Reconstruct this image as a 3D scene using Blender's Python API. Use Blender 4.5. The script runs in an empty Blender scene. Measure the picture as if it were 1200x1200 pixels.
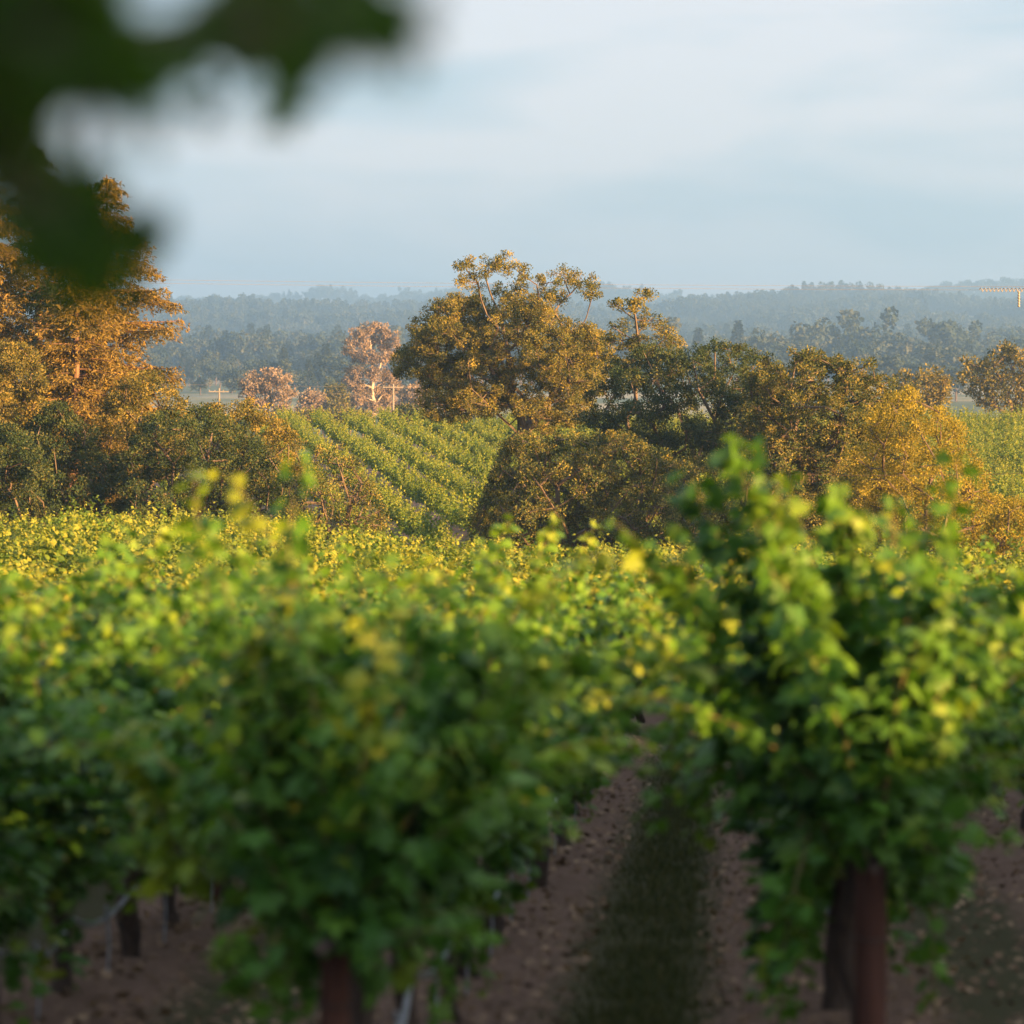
import bpy, math, random
import numpy as np
from mathutils import Vector
from math import sin, cos, tan, radians, pi, atan2, sqrt

# ---------------------------------------------------------------- camera, sky, sun, exposure
S = bpy.context.scene
COL = S.collection
F = 4250.0            # focal length in photo pixels (photo is 1200 px wide)
HOR = 410.0           # photo row of the horizon
CZ = 1.94             # camera height above the ground it stands on
PITCH = math.atan((600.0 - HOR) / F)

cam_d = bpy.data.cameras.new('camera')
cam = bpy.data.objects.new('camera', cam_d)
COL.objects.link(cam)
cam.location = (0, 0, CZ)
cam.rotation_euler = (pi / 2 - PITCH, 0, 0)
cam_d.sensor_width = 36
cam_d.lens = F / 1200.0 * 36
cam_d.clip_start = 0.1
cam_d.clip_end = 20000
cam_d.dof.use_dof = True
cam_d.dof.focus_distance = 150
cam_d.dof.aperture_fstop = 3.1
S.camera = cam

SUN_EL = radians(8)
SUN_AZ = radians(54)                       # from straight behind the camera round to the right
TOSUN = Vector((sin(SUN_AZ) * cos(SUN_EL), -cos(SUN_AZ) * cos(SUN_EL), sin(SUN_EL)))

W = bpy.data.worlds.new('World')
S.world = W
W.use_nodes = True
nt = W.node_tree
bg = nt.nodes['Background']
sky = nt.nodes.new('ShaderNodeTexSky')
sky.sky_type = 'NISHITA'
sky.sun_disc = False
sky.sun_elevation = SUN_EL
sky.sun_rotation = atan2(TOSUN.x, TOSUN.y)
tc = nt.nodes.new('ShaderNodeTexCoord')
mp = nt.nodes.new('ShaderNodeMapping')
mp.inputs['Scale'].default_value = (6.0, 6.0, 24.0)
mp.inputs['Location'].default_value = (1.7, 0.4, 0.35)
nt.links.new(tc.outputs['Generated'], mp.inputs['Vector'])
nz = nt.nodes.new('ShaderNodeTexNoise')
nz.inputs['Scale'].default_value = 1.5
nz.inputs['Detail'].default_value = 6
nz.inputs['Roughness'].default_value = 0.45
nz.inputs['Distortion'].default_value = 0.35
nt.links.new(mp.outputs['Vector'], nz.inputs['Vector'])
rp = nt.nodes.new('ShaderNodeValToRGB')
CL = 0.31
rp.color_ramp.elements[0].position = 0.39
rp.color_ramp.elements[0].color = (1.95 * CL, 2.5 * CL, 3.15 * CL, 1)
rp.color_ramp.elements[1].position = 0.61
rp.color_ramp.elements[1].color = (3.45 * CL, 3.32 * CL, 3.70 * CL, 1)
nt.links.new(nz.outputs['Fac'], rp.inputs['Fac'])
mixs = nt.nodes.new('ShaderNodeMix')
mixs.data_type = 'RGBA'
mixs.inputs['Factor'].default_value = 0.93
nt.links.new(sky.outputs['Color'], mixs.inputs['A'])
nt.links.new(rp.outputs['Color'], mixs.inputs['B'])
# an overcast dome is brighter overhead than at the horizon
sepw = nt.nodes.new('ShaderNodeSeparateXYZ'); nt.links.new(tc.outputs['Generated'], sepw.inputs[0])
mr = nt.nodes.new('ShaderNodeMapRange')
mr.inputs['From Min'].default_value = .12; mr.inputs['From Max'].default_value = .9; mr.inputs['To Min'].default_value = 1.0; mr.inputs['To Max'].default_value = 2.2
nt.links.new(sepw.outputs['Z'], mr.inputs['Value'])
vm = nt.nodes.new('ShaderNodeVectorMath'); vm.operation = 'SCALE'
nt.links.new(mixs.outputs['Result'], vm.inputs[0]); nt.links.new(mr.outputs['Result'], vm.inputs['Scale'])
nt.links.new(vm.outputs[0], bg.inputs['Color'])
bg.inputs['Strength'].default_value = 0.10

sun_d = bpy.data.lights.new('sun', 'SUN')
sun_d.energy = 5.0
sun_d.angle = radians(0.5)
sun_d.color = (1.0, 0.57, 0.21)
sun = bpy.data.objects.new('sun', sun_d)
sun.rotation_euler = TOSUN.to_track_quat('Z', 'Y').to_euler()
COL.objects.link(sun)

S.view_settings.view_transform = 'Standard'
S.view_settings.look = 'None'
S.view_settings.exposure = 2.9
S.view_settings.gamma = 1.0
S.cycles.use_denoising = True
S.cycles.max_bounces = 6
S.cycles.diffuse_bounces = 3
S.cycles.glossy_bounces = 2
S.cycles.transmission_bounces = 4
S.cycles.volume_bounces = 0
S.cycles.sample_clamp_indirect = 4.0

# ---------------------------------------------------------------- helpers
TH = PITCH
def P(px, py, d):
    """world point seen at photo pixel (px, py), y distance d from the camera"""
    a, b = (px - 600.0) / F, -(py - 600.0) / F
    y = cos(TH) + b * sin(TH)
    z = -sin(TH) + b * cos(TH)
    k = d / y
    return np.array([a * k, d, CZ + z * k])

def project(p):
    dy, dz = p[1], p[2] - CZ
    fw = dy * cos(TH) - dz * sin(TH)
    up = dy * sin(TH) + dz * cos(TH)
    return 600 + F * p[0] / fw, 600 - F * up / fw

def nrm(v):
    return v / np.maximum(np.linalg.norm(v, axis=-1, keepdims=True), 1e-9)

def smooth(a, b, x):
    t = np.clip((x - a) / (b - a), 0, 1)
    return t * t * (3 - 2 * t)

PROF_Y = [-120, 0, 40, 70, 100, 120, 140, 180, 262, 285, 330, 450, 600, 1000, 9000]
PROF_Z = [4.0, 0, -2.64, -4.4, -5.95, -6.5, -6.75, -6.25, -4.55, -4.9, -7.5, -11, -12.5, -13, -13]
def _wob(x, y):
    return (np.sin(x * .0031 + y * .0013) + np.sin(x * .0071 - y * .0023 + 1.3) * .6 + np.sin(x * .017 + y * .004 + 4.0) * .3)
def ground_z(x, y):
    x = np.asarray(x, float); y = np.asarray(y, float)
    z = np.interp(y, PROF_Y, PROF_Z)
    z = z + .95 * smooth(0, 8, -x) * smooth(55, 100, y) * (1 - smooth(118, 145, y))
    z = z + (5.0 + .9 * (1 - smooth(-16, -4, y)) + .35 * np.sin(y * .9) * np.sin(y * .37 + 1)) * smooth(17, 33, x) * (1 - smooth(38, 66, y)) * (1 - smooth(60, 120, x))  # unseen bank added on the right to shade the near vines
    z = z + smooth(2500, 4300, y) * (50 + 9 * _wob(x * 1.6, y)) - smooth(4500, 5200, y) * 14
    z = z + smooth(5000, 6300, y) * (48 + 30 * smooth(250, 700, x) + 8 * _wob(x * 1.3, y))
    return z
GZ = lambda x, y: float(ground_z(x, y))

def tag(o, label=None, cat=None, group=None, kind=None):
    if label: o['label'] = label
    if cat: o['category'] = cat
    if group: o['group'] = group
    if kind: o['kind'] = kind
    return o

def empty(name, loc, rz=0):
    o = bpy.data.objects.new(name, None)
    o.empty_display_size = 0.2
    o.location = loc
    o.rotation_euler = (0, 0, rz)
    COL.objects.link(o)
    return o

def new_mesh(name, v, faces, mat, tint=None, mat_idx=None, smooth_sh=False):
    """v (N,3); faces: list of (M,k) int arrays"""
    me = bpy.data.meshes.new(name)
    v = np.ascontiguousarray(v, np.float32)
    me.vertices.add(len(v))
    me.vertices.foreach_set('co', v.ravel())
    loops = np.concatenate([f.ravel() for f in faces]).astype(np.int32)
    tot = np.concatenate([np.full(len(f), f.shape[1], np.int32) for f in faces])
    st = np.concatenate([[0], np.cumsum(tot)[:-1]]).astype(np.int32)
    me.loops.add(len(loops))
    me.loops.foreach_set('vertex_index', loops)
    me.polygons.add(len(tot))
    me.polygons.foreach_set('loop_start', st)
    me.polygons.foreach_set('loop_total', tot)
    if mat_idx is not None:
        me.polygons.foreach_set('material_index', np.asarray(mat_idx, np.int32))
    me.polygons.foreach_set('use_smooth', np.full(len(tot), smooth_sh))
    for m in (mat if isinstance(mat, (list, tuple)) else [mat]):
        me.materials.append(m)
    if tint is not None:
        a = me.attributes.new('tint', 'FLOAT', 'FACE')
        a.data.foreach_set('value', np.ascontiguousarray(tint, np.float32))
    me.update()
    return me

def link(name, me, parent=None, loc=None):
    o = bpy.data.objects.new(name, me)
    COL.objects.link(o)
    if parent is not None: o.parent = parent
    if loc is not None: o.location = loc
    return o

class Geo:
    """collects pieces of one mesh"""
    def __init__(self): self.v = []; self.f = {}; self.n = 0; self.t = {}; self.m = {}
    def add(self, v, f, tint=0.5, mi=0):
        f = np.asarray(f, np.int64); k = f.shape[1]
        self.v.append(np.asarray(v, float))
        self.f.setdefault(k, []).append(f + self.n)
        self.t.setdefault(k, []).append(np.broadcast_to(np.asarray(tint, float), (len(f),)))
        self.m.setdefault(k, []).append(np.full(len(f), mi))
        self.n += len(v)
    def mesh(self, name, mat, smooth_sh=False):
        ks = sorted(self.f)
        return new_mesh(name, np.concatenate(self.v), [np.concatenate(self.f[k]) for k in ks], mat,
                        np.concatenate([np.concatenate(self.t[k]) for k in ks]),
                        np.concatenate([np.concatenate(self.m[k]) for k in ks]), smooth_sh)

def geo_box(g, c, s, mi=0, rz=0):
    x, y, z = [q / 2 for q in s]
    v = np.array([[-x,-y,-z],[x,-y,-z],[x,y,-z],[-x,y,-z],[-x,-y,z],[x,-y,z],[x,y,z],[-x,y,z]])
    if rz:
        R = np.array([[cos(rz), -sin(rz), 0], [sin(rz), cos(rz), 0], [0, 0, 1]]); v = v @ R.T
    g.add(v + np.array(c), [[0,3,2,1],[4,5,6,7],[0,1,5,4],[1,2,6,5],[2,3,7,6],[3,0,4,7]], mi=mi)

def frames(d):
    up = np.where(np.abs(d[:, 2:3]) > 0.9, np.array([[1.0, 0, 0]]), np.array([[0, 0, 1.0]]))
    a = nrm(np.cross(d, up)); b = np.cross(d, a)
    return a, b

def geo_segments(g, p0, p1, r0, r1, ns=5, mi=0, tint=0.5, over=0.0):
    """frusta p0->p1"""
    if len(p0) == 0: return
    d = nrm(p1 - p0)
    p1 = p1 + d * (over * np.minimum(r1, r0))[:, None]
    a, b = frames(d)
    ang = np.arange(ns) * 2 * pi / ns
    ca, sa = np.cos(ang), np.sin(ang)
    ring = a[:, None, :] * ca[None, :, None] + b[:, None, :] * sa[None, :, None]
    v = np.concatenate([p0[:, None] + ring * r0[:, None, None], p1[:, None] + ring * r1[:, None, None]], 1)
    n = len(p0)
    i = np.arange(ns); j = (i + 1) % ns
    f = np.stack([i, j, j + ns, i + ns], 1)
    f = (f[None] + (np.arange(n) * 2 * ns)[:, None, None]).reshape(-1, 4)
    g.add(v.reshape(-1, 3), f, tint=tint, mi=mi)

def geo_tube(g, pts, r, ns=8, mi=0, cap=True):
    pts = np.asarray(pts, float); n = len(pts)
    r = np.broadcast_to(np.asarray(r, float), (n,))
    d = nrm(np.gradient(pts, axis=0))
    a, b = frames(d)
    for i in range(1, n):
        if np.dot(a[i], a[i-1]) < 0: a[i] *= -1; b[i] *= -1
    ang = np.arange(ns) * 2 * pi / ns
    v = pts[:, None] + r[:, None, None] * (a[:, None] * np.cos(ang)[None, :, None] + b[:, None] * np.sin(ang)[None, :, None])
    i = np.arange(ns); j = (i + 1) % ns
    f = np.stack([i, j, j + ns, i + ns], 1)
    f = (f[None] + (np.arange(n - 1) * ns)[:, None, None]).reshape(-1, 4)
    base = g.n
    g.add(v.reshape(-1, 3), f, mi=mi)
    if cap:
        g.add(np.concatenate([v[0], v[-1]]), [list(range(ns))[::-1], list(range(ns, 2 * ns))], mi=mi)

# leaf shapes: x across, y along the leaf, z out of its face
T_DIAMOND = (np.array([[0,0,0],[-.36,.45,.10],[0,1,-.05],[.36,.45,.10]]), np.array([[0,3,2],[0,2,1]]))
_o = np.array([[0,.06],[-.26,-.12],[-.50,.10],[-.36,.32],[-.50,.58],[-.20,.60],[0,1.0],[.20,.60],[.50,.58],[.36,.32],[.50,.10],[.26,-.12]])
_z = .06 - .45 * _o[:, 0] ** 2 - .22 * np.maximum(_o[:, 1] - .35, 0) ** 2
T_GRAPE = (np.vstack([np.column_stack([_o, _z]), [[0, .32, .05]]]), np.array([[12, (i + 1) % 12, i] for i in range(12)]))
_s = np.array([[0,0],[-.4,.12],[-.48,.5],[0,1.0],[.48,.5],[.4,.12]])
T_HEX = (np.vstack([np.column_stack([_s, .05 - .5 * _s[:, 0] ** 2]), [[0, .4, .08]]]), np.array([[6, (i + 1) % 6, i] for i in range(6)]))
T_NEEDLE = (np.array([[-.16,0,0],[.16,0,0],[.13,.75,-.04],[0,1,-.10],[-.13,.75,-.04]]), np.array([[0,1,2],[0,2,3],[0,3,4]]))

def geo_leaves(g, pos, n, t, size, tmpl, tint, mi=0):
    t = nrm(t); n = nrm(n - t * np.sum(n * t, 1, keepdims=True)); b = np.cross(t, n)
    tv, tf = tmpl
    s = size[:, None, None]
    v = pos[:, None] + s * (b[:, None] * tv[None, :, 0:1] + t[:, None] * tv[None, :, 1:2] + n[:, None] * tv[None, :, 2:3])
    f = (tf[None] + (np.arange(len(pos)) * len(tv))[:, None, None]).reshape(-1, tf.shape[1])
    g.add(v.reshape(-1, 3), f, tint=np.repeat(tint, len(tf)), mi=mi)

def rdir(rng, n):
    return nrm(rng.normal(size=(n, 3)))

# ---------------------------------------------------------------- materials
def mat_new(name):
    m = bpy.data.materials.new(name); m.use_nodes = True
    return m, m.node_tree.nodes, m.node_tree.links, m.node_tree.nodes['Principled BSDF']

def leaf_mat(name, stops, transl=0.35, rough=0.6, spec=0.08, tcol=1.25):
    """leaf: diffuse front, light shining through, thin gloss; tint = natural leaf to leaf variation"""
    m, N, L, p = mat_new(name)
    at = N.new('ShaderNodeAttribute'); at.attribute_name = 'tint'
    cr = N.new('ShaderNodeValToRGB')
    el = cr.color_ramp.elements
    while len(el) < len(stops): el.new(0.5)
    for e, (q, c) in zip(el, stops): e.position = q; e.color = (*c, 1)
    L.new(at.outputs['Fac'], cr.inputs['Fac'])
    L.new(cr.outputs['Color'], p.inputs['Base Color'])
    p.inputs['Roughness'].default_value = rough
    p.inputs['Specular IOR Level'].default_value = spec
    tr = N.new('ShaderNodeBsdfTranslucent')
    hm = N.new('ShaderNodeMix'); hm.data_type = 'RGBA'; hm.blend_type = 'MULTIPLY'
    hm.inputs['Factor'].default_value = 1
    hm.inputs['B'].default_value = (tcol, tcol * 1.05, tcol * .6, 1)
    L.new(cr.outputs['Color'], hm.inputs['A'])
    L.new(hm.outputs['Result'], tr.inputs['Color'])
    mx = N.new('ShaderNodeMixShader'); mx.inputs['Fac'].default_value = transl
    L.new(p.outputs[0], mx.inputs[1]); L.new(tr.outputs[0], mx.inputs[2])
    L.new(mx.outputs[0], N['Material Output'].inputs['Surface'])
    return m

def rough_mat(name, c0, c1, scale=8, rough=0.9, bump=0.3, stretch=(1, 1, 1), detail=6, bdist=0.02):
    m, N, L, p = mat_new(name)
    tcn = N.new('ShaderNodeTexCoord'); mpn = N.new('ShaderNodeMapping')
    mpn.inputs['Scale'].default_value = stretch
    L.new(tcn.outputs['Object'], mpn.inputs['Vector'])
    n1 = N.new('ShaderNodeTexNoise'); n1.inputs['Scale'].default_value = scale; n1.inputs['Detail'].default_value = detail
    n1.inputs['Roughness'].default_value = .65
    L.new(mpn.outputs['Vector'], n1.inputs['Vector'])
    cr = N.new('ShaderNodeValToRGB')
    cr.color_ramp.elements[0].position = .32; cr.color_ramp.elements[0].color = (*c0, 1)
    cr.color_ramp.elements[1].position = .68; cr.color_ramp.elements[1].color = (*c1, 1)
    L.new(n1.outputs['Fac'], cr.inputs['Fac']); L.new(cr.outputs['Color'], p.inputs['Base Color'])
    p.inputs['Roughness'].default_value = rough
    p.inputs['Specular IOR Level'].default_value = .2
    if bump:
        b = N.new('ShaderNodeBump'); b.inputs['Strength'].default_value = bump; b.inputs['Distance'].default_value = bdist
        L.new(n1.outputs['Fac'], b.inputs['Height']); L.new(b.outputs['Normal'], p.inputs['Normal'])
    return m

M = {}
M['vine'] = leaf_mat('grape_leaf', [(0, (.012, .045, .010)), (.4, (.040, .108, .011)), (.7, (.074, .152, .012)), (1, (.165, .20, .016))], .32, .5, .2, 1.3)
M['vine_far'] = leaf_mat('grape_leaf_sunlit', [(0, (.035, .085, .014)), (.5, (.10, .14, .02)), (1, (.22, .21, .03))], .32)  # distant copy of the grape leaf, sunlit yellow put into its colour
M['oak'] = leaf_mat('oak_leaf', [(0, (.032, .044, .014)), (.5, (.100, .094, .021)), (1, (.24, .18, .035))], .22)
M['oak_brown'] = leaf_mat('browning_oak_leaf', [(0, (.034, .042, .015)), (.5, (.105, .092, .023)), (1, (.23, .165, .035))], .22)
M['oak_mix'] = leaf_mat('mixed_oak_leaf', [(0, (.022, .038, .014)), (.5, (.062, .070, .020)), (1, (.20, .155, .035))], .2)
M['live_oak'] = leaf_mat('live_oak_leaf_shaded', [(0, (.016, .032, .014)), (.6, (.036, .052, .018)), (1, (.10, .092, .028))], .15)  # live oak green, darkened in its colour in place of crown shade
M['willow'] = leaf_mat('willow_leaf', [(0, (.10, .09, .016)), (.5, (.19, .155, .02)), (1, (.29, .22, .03))], .35)
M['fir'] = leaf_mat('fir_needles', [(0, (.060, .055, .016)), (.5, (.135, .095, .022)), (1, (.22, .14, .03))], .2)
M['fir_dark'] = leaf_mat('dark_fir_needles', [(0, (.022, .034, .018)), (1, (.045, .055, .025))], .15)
M['euc'] = leaf_mat('gum_leaf', [(0, (.12, .095, .065)), (.5, (.20, .145, .10)), (1, (.28, .20, .14))], .2)
M['far'] = leaf_mat('distant_leaf', [(0, (.016, .028, .020)), (.6, (.030, .042, .026)), (1, (.06, .062, .032))], .15)
M['over'] = leaf_mat('overhanging_leaf', [(0, (.016, .042, .004)), (.6, (.034, .080, .006)), (1, (.065, .11, .009))], .42, .6, .1)
M['bark'] = rough_mat('oak_bark', (.048, .035, .026), (.115, .083, .06), 5, .95, .6, (1, 1, .35))
M['oakbark'] = rough_mat('valley_oak_bark', (.045, .033, .024), (.12, .085, .058), 5, .95, .6, (1, 1, .35))
M['bark_dark'] = rough_mat('dark_bark', (.05, .038, .03), (.12, .09, .07), 6, .95, .6, (1, 1, .3))
M['bark_pale'] = rough_mat('gum_bark', (.30, .22, .17), (.48, .38, .30), 1.5, .8, .2, (1, 1, .3))
M['bark_red'] = rough_mat('fir_bark', (.08, .045, .028), (.16, .09, .055), 4, .95, .5, (1, 1, .3))
M['vinewood'] = rough_mat('vine_bark', (.030, .022, .018), (.085, .06, .05), 30, .95, .8, (1, 1, .25), bdist=.01)
M['cane'] = rough_mat('green_cane', (.07, .08, .03), (.13, .10, .04), 12, .7, 0)
M['post'] = rough_mat('weathered_redwood', (.036, .016, .012), (.080, .034, .024), 14, .9, .5, (1, 1, .12), bdist=.01)
M['post_grey'] = rough_mat('weathered_pole', (.15, .125, .10), (.24, .205, .17), 6, .9, .3, (1, 1, .1))
M['hose'] = rough_mat('chalky_hose', (.16, .175, .20), (.34, .36, .40), 22, .45, 0)
M['metal'] = rough_mat('galvanised_wire', (.33, .30, .27), (.45, .42, .38), 10, .4, 0)
M['cable'] = rough_mat('old_cable', (.15, .115, .09), (.20, .155, .12), 3, .6, 0)
M['band'] = rough_mat('rusty_band', (.03, .02, .018), (.06, .035, .025), 20, .7, .2)
M['white'] = rough_mat('white_wall', (.42, .42, .42), (.50, .50, .50), 2, .7, 0)
M['roofgrey'] = rough_mat('grey_roof', (.22, .21, .20), (.33, .31, .30), 3, .8, 0)
M['darkglass'] = rough_mat('dark_pane', (.02, .025, .03), (.05, .05, .06), 3, .2, 0)
M['porcelain'] = rough_mat('porcelain', (.16, .14, .11), (.22, .19, .15), 5, .3, 0)
M['grass'] = leaf_mat('alley_grass', [(0, (.032, .042, .016)), (.6, (.060, .068, .025)), (1, (.14, .115, .055))], .25)
M['litter'] = leaf_mat('dry_leaf', [(0, (.08, .052, .036)), (.5, (.19, .125, .085)), (1, (.34, .24, .16))], .1, .9)

def ground_mat():
    m, N, L, p = mat_new('soil_and_grass')
    geo = N.new('ShaderNodeNewGeometry')
    def noise(sc, det=5, rg=.6):
        n = N.new('ShaderNodeTexNoise'); n.inputs['Scale'].default_value = sc; n.inputs['Detail'].default_value = det; n.inputs['Roughness'].default_value = rg
        L.new(geo.outputs['Position'], n.inputs['Vector']); return n
    def ramp(fac, a, b, ca, cb):
        r = N.new('ShaderNodeValToRGB'); e = r.color_ramp.elements
        e[0].position = a; e[1].position = b; e[0].color = (*ca, 1); e[1].color = (*cb, 1)
        L.new(fac, r.inputs['Fac']); return r.outputs['Color']
    def mix(f, a, b):
        x = N.new('ShaderNodeMix'); x.data_type = 'RGBA'
        if isinstance(f, float): x.inputs['Factor'].default_value = f
        else: L.new(f, x.inputs['Factor'])
        for s, c in (('A', a), ('B', b)):
            if isinstance(c, tuple): x.inputs[s].default_value = (*c, 1)
            else: L.new(c, x.inputs[s])
        return x.outputs['Result']
    def math_(op, a, b, clamp=False):
        x = N.new('ShaderNodeMath'); x.operation = op; x.use_clamp = clamp
        for i, q in enumerate((a, b)):
            if isinstance(q, (int, float)): x.inputs[i].default_value = q
            else: L.new(q, x.inputs[i])
        return x.outputs[0]
    n1, n2 = noise(9), noise(38, 6, .7)
    soil = mix(n2.outputs['Fac'], ramp(n1.outputs['Fac'], .3, .7, (.105, .066, .050), (.23, .148, .112)), ramp(n2.outputs['Fac'], .35, .65, (.055, .036, .028), (.26, .17, .125)))
    sep = N.new('ShaderNodeSeparateXYZ'); L.new(geo.outputs['Position'], sep.inputs[0])
    u = math_('SUBTRACT', sep.outputs['X'], math_('MULTIPLY', sep.outputs['Y'], 0.0576))
    # sod strip every 1.8 m, in the middle of each alley
    q = math_('FRACT', math_('DIVIDE', math_('ADD', u, 1.30 + 1.8 * 40), 1.8), 0)
    dist = math_('ABSOLUTE', math_('SUBTRACT', q, .5), 0)
    dist = math_('ADD', dist, math_('MULTIPLY', math_('SUBTRACT', n1.outputs['Fac'], .5), .30))
    strip = math_('SUBTRACT', 1.0, math_('MULTIPLY', math_('SUBTRACT', dist, .15), 9, ), True)
    strip = math_('MULTIPLY', strip, 1.0, True)
    sod = ramp(n2.outputs['Fac'], .3, .7, (.040, .042, .020), (.085, .075, .038))
    near = mix(strip, soil, sod)
    n3, n4 = noise(.004, 4), noise(.05, 4)
    far = mix(n4.outputs['Fac'], ramp(n3.outputs['Fac'], .46, .56, (.045, .065, .032), (.40, .31, .19)), (.10, .11, .05))
    fy = math_('MULTIPLY', math_('SUBTRACT', sep.outputs['Y'], 270), .02, True)
    L.new(mix(fy, near, far), p.inputs['Base Color'])
    p.inputs['Roughness'].default_value = 1; p.inputs['Specular IOR Level'].default_value = .1
    b = N.new('ShaderNodeBump'); b.inputs['Strength'].default_value = .9; b.inputs['Distance'].default_value = .03
    L.new(n2.outputs['Fac'], b.inputs['Height']); L.new(b.outputs['Normal'], p.inputs['Normal'])
    return m

# ---------------------------------------------------------------- ground: one sheet out to the hills
ys = np.unique(np.concatenate([np.arange(-100, -40, 6), np.arange(-40, 10, 1.5), np.arange(10, 50, .35), np.arange(50, 300, 2.5), np.arange(300, 1000, 20), np.arange(1000, 7600, 60)]))
xs = np.unique(np.concatenate([np.arange(-1700, -100, 45), np.arange(-100, -14, 4), np.arange(-14, 14, .35), np.arange(14, 60, 1.5), np.arange(60, 100, 4), np.arange(100, 1701, 45)]))
XX, YY = np.meshgrid(xs, ys)
ZZ = ground_z(XX, YY)
rngG = np.random.default_rng(3)
lump = (rngG.normal(size=XX.shape) * .012) * ((np.abs(XX) < 14) & (YY > 8) & (YY < 50))
UU = XX - .0576 * YY
lump = lump + np.where((np.abs(XX) < 13.7) & (YY > 8) & (YY < 49), .05 * np.cos((UU - .574) * 2 * pi / 1.8), 0)   # slight berm under each row
ZZ = ZZ + lump
ny, nx = XX.shape
ii = (np.arange(ny - 1)[:, None] * nx + np.arange(nx - 1)[None]).ravel()
gm = new_mesh('ground', np.column_stack([XX.ravel(), YY.ravel(), ZZ.ravel()]), [np.column_stack([ii, ii + 1, ii + nx + 1, ii + nx])], ground_mat(), smooth_sh=True)
tag(link('ground', gm), 'vineyard soil, valley floor and distant hills', 'ground', kind='structure')

# ---------------------------------------------------------------- trees
class Skel:
    def __init__(self, cap=30000):
        self.p = np.zeros((cap, 3)); self.par = np.full(cap, -1, np.int64); self.len = np.zeros(cap); self.n = 0
    def add(self, p, par):
        i = self.n; self.p[i] = p; self.par[i] = par
        self.len[i] = 0 if par < 0 else self.len[par] + np.linalg.norm(self.p[i] - self.p[par]); self.n += 1
        return i
    def path(self, pts, par, rng=None, wig=0.0, step=.7):
        last = par
        for q in pts:
            q = np.asarray(q, float)
            if last >= 0:
                a = self.p[last].copy(); L = np.linalg.norm(q - a); k = max(1, int(L / step))
                for j in range(1, k):
                    t = j / k
                    off = rng.normal(size=3) * wig * L * .12 if rng is not None else 0
                    last = self.add(a + (q - a) * t + off, last)
            last = self.add(q, last)
        return last
    def connect(self, q, rng, wig, k=.3, lo=0, step=.7, sag=0.0):
        P_ = self.p[lo:self.n]
        c = np.linalg.norm(P_ - q, axis=1) + k * self.len[lo:self.n] + np.maximum(P_[:, 2] - q[2], 0) * .6
        i = int(np.argmin(c)) + lo
        a = self.p[i].copy(); L = np.linalg.norm(q - a); m = max(1, int(L / step)); last = i
        bend = rng.normal(size=3) * L * .13 * wig
        for j in range(1, m):
            t = j / m
            last = self.add(a + (q - a) * t + bend * sin(pi * t) + rng.normal(size=3) * wig * .09 - np.array([0, 0, sag * L * sin(pi * t)]), last)
        return self.add(q, last)
    def radii(self, r0, ex=2.3, rmax=None):
        n = self.n; acc = np.zeros(n); has = np.zeros(n, bool)
        r = np.zeros(n)
        for i in range(n - 1, -1, -1):
            r[i] = r0 if not has[i] else acc[i] ** (1 / ex)
            j = self.par[i]
            if j >= 0: acc[j] += r[i] ** ex; has[j] = True
        if rmax: r = np.minimum(r, rmax)
        return r
    def geo(self, g, r, rmin, ns=5, mi=0):
        n = self.n; i = np.where((self.par[:n] >= 0) & (r > rmin))[0]; j = self.par[i]
        # thickest child keeps the parent's radius
        best = {}
        for a, b in zip(i, j):
            if b not in best or r[a] > r[best[b]]: best[b] = a
        main = np.array([best[b] == a for a, b in zip(i, j)]) if len(i) else np.zeros(0, bool)
        r0 = np.where(main, r[j], np.minimum(r[j], r[i] * 1.25))
        thick = r[i] > .12
        for msk, k in ((thick, 9), (~thick, ns)):
            geo_segments(g, self.p[j][msk], self.p[i][msk], r0[msk], r[i][msk], k, mi, over=.6)

def in_poly(x, y, poly):
    c = False; n = len(poly)
    for a in range(n):
        x1, y1 = poly[a]; x2, y2 = poly[(a + 1) % n]
        if (y1 > y) != (y2 > y) and x < (x2 - x1) * (y - y1) / (y2 - y1) + x1: c = not c
    return c
def edge_dist(x, y, poly):
    best = 1e9; n = len(poly)
    for a in range(n):
        x1, y1 = poly[a]; x2, y2 = poly[(a + 1) % n]
        dx, dy = x2 - x1, y2 - y1
        t = max(0, min(1, ((x - x1) * dx + (y - y1) * dy) / (dx * dx + dy * dy + 1e-9)))
        best = min(best, math.hypot(x - x1 - t * dx, y - y1 - t * dy))
    return best

def fill_lobes(rng, poly, d, r, depth, n, layers=2):
    """lobes of a crown whose outline (photo pixels, at distance d) is poly, spread through its depth"""
    xs_ = [q[0] for q in poly]; ys_ = [q[1] for q in poly]
    out = []; sc = d / F
    for lay in range(layers):
        got = []
        for _ in range(n * 30):
            x, y = rng.uniform(min(xs_), max(xs_)), rng.uniform(min(ys_), max(ys_))
            rr = rng.uniform(r[0], r[1])
            if not in_poly(x, y, poly): continue
            e = edge_dist(x, y, poly)
            if e < rr * .72: 
                rr = max(r[0] * .6, e * 1.3)
                if e < rr * .6: continue
            if any(math.hypot(x - a, y - b) < .72 * (rr + c) * .72 for a, b, c in got): continue
            got.append((x, y, rr))
            dep = depth * min(1, sqrt(e / (max(ys_) - min(ys_)) * 3.2))
            dz = (rng.uniform(-1, -.25) if lay == 0 else rng.uniform(-.3, 1)) * dep
            c = P(x, y, d + dz); out.append((*c, rr * sc))
            if len(got) >= n: break
    return out

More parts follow.
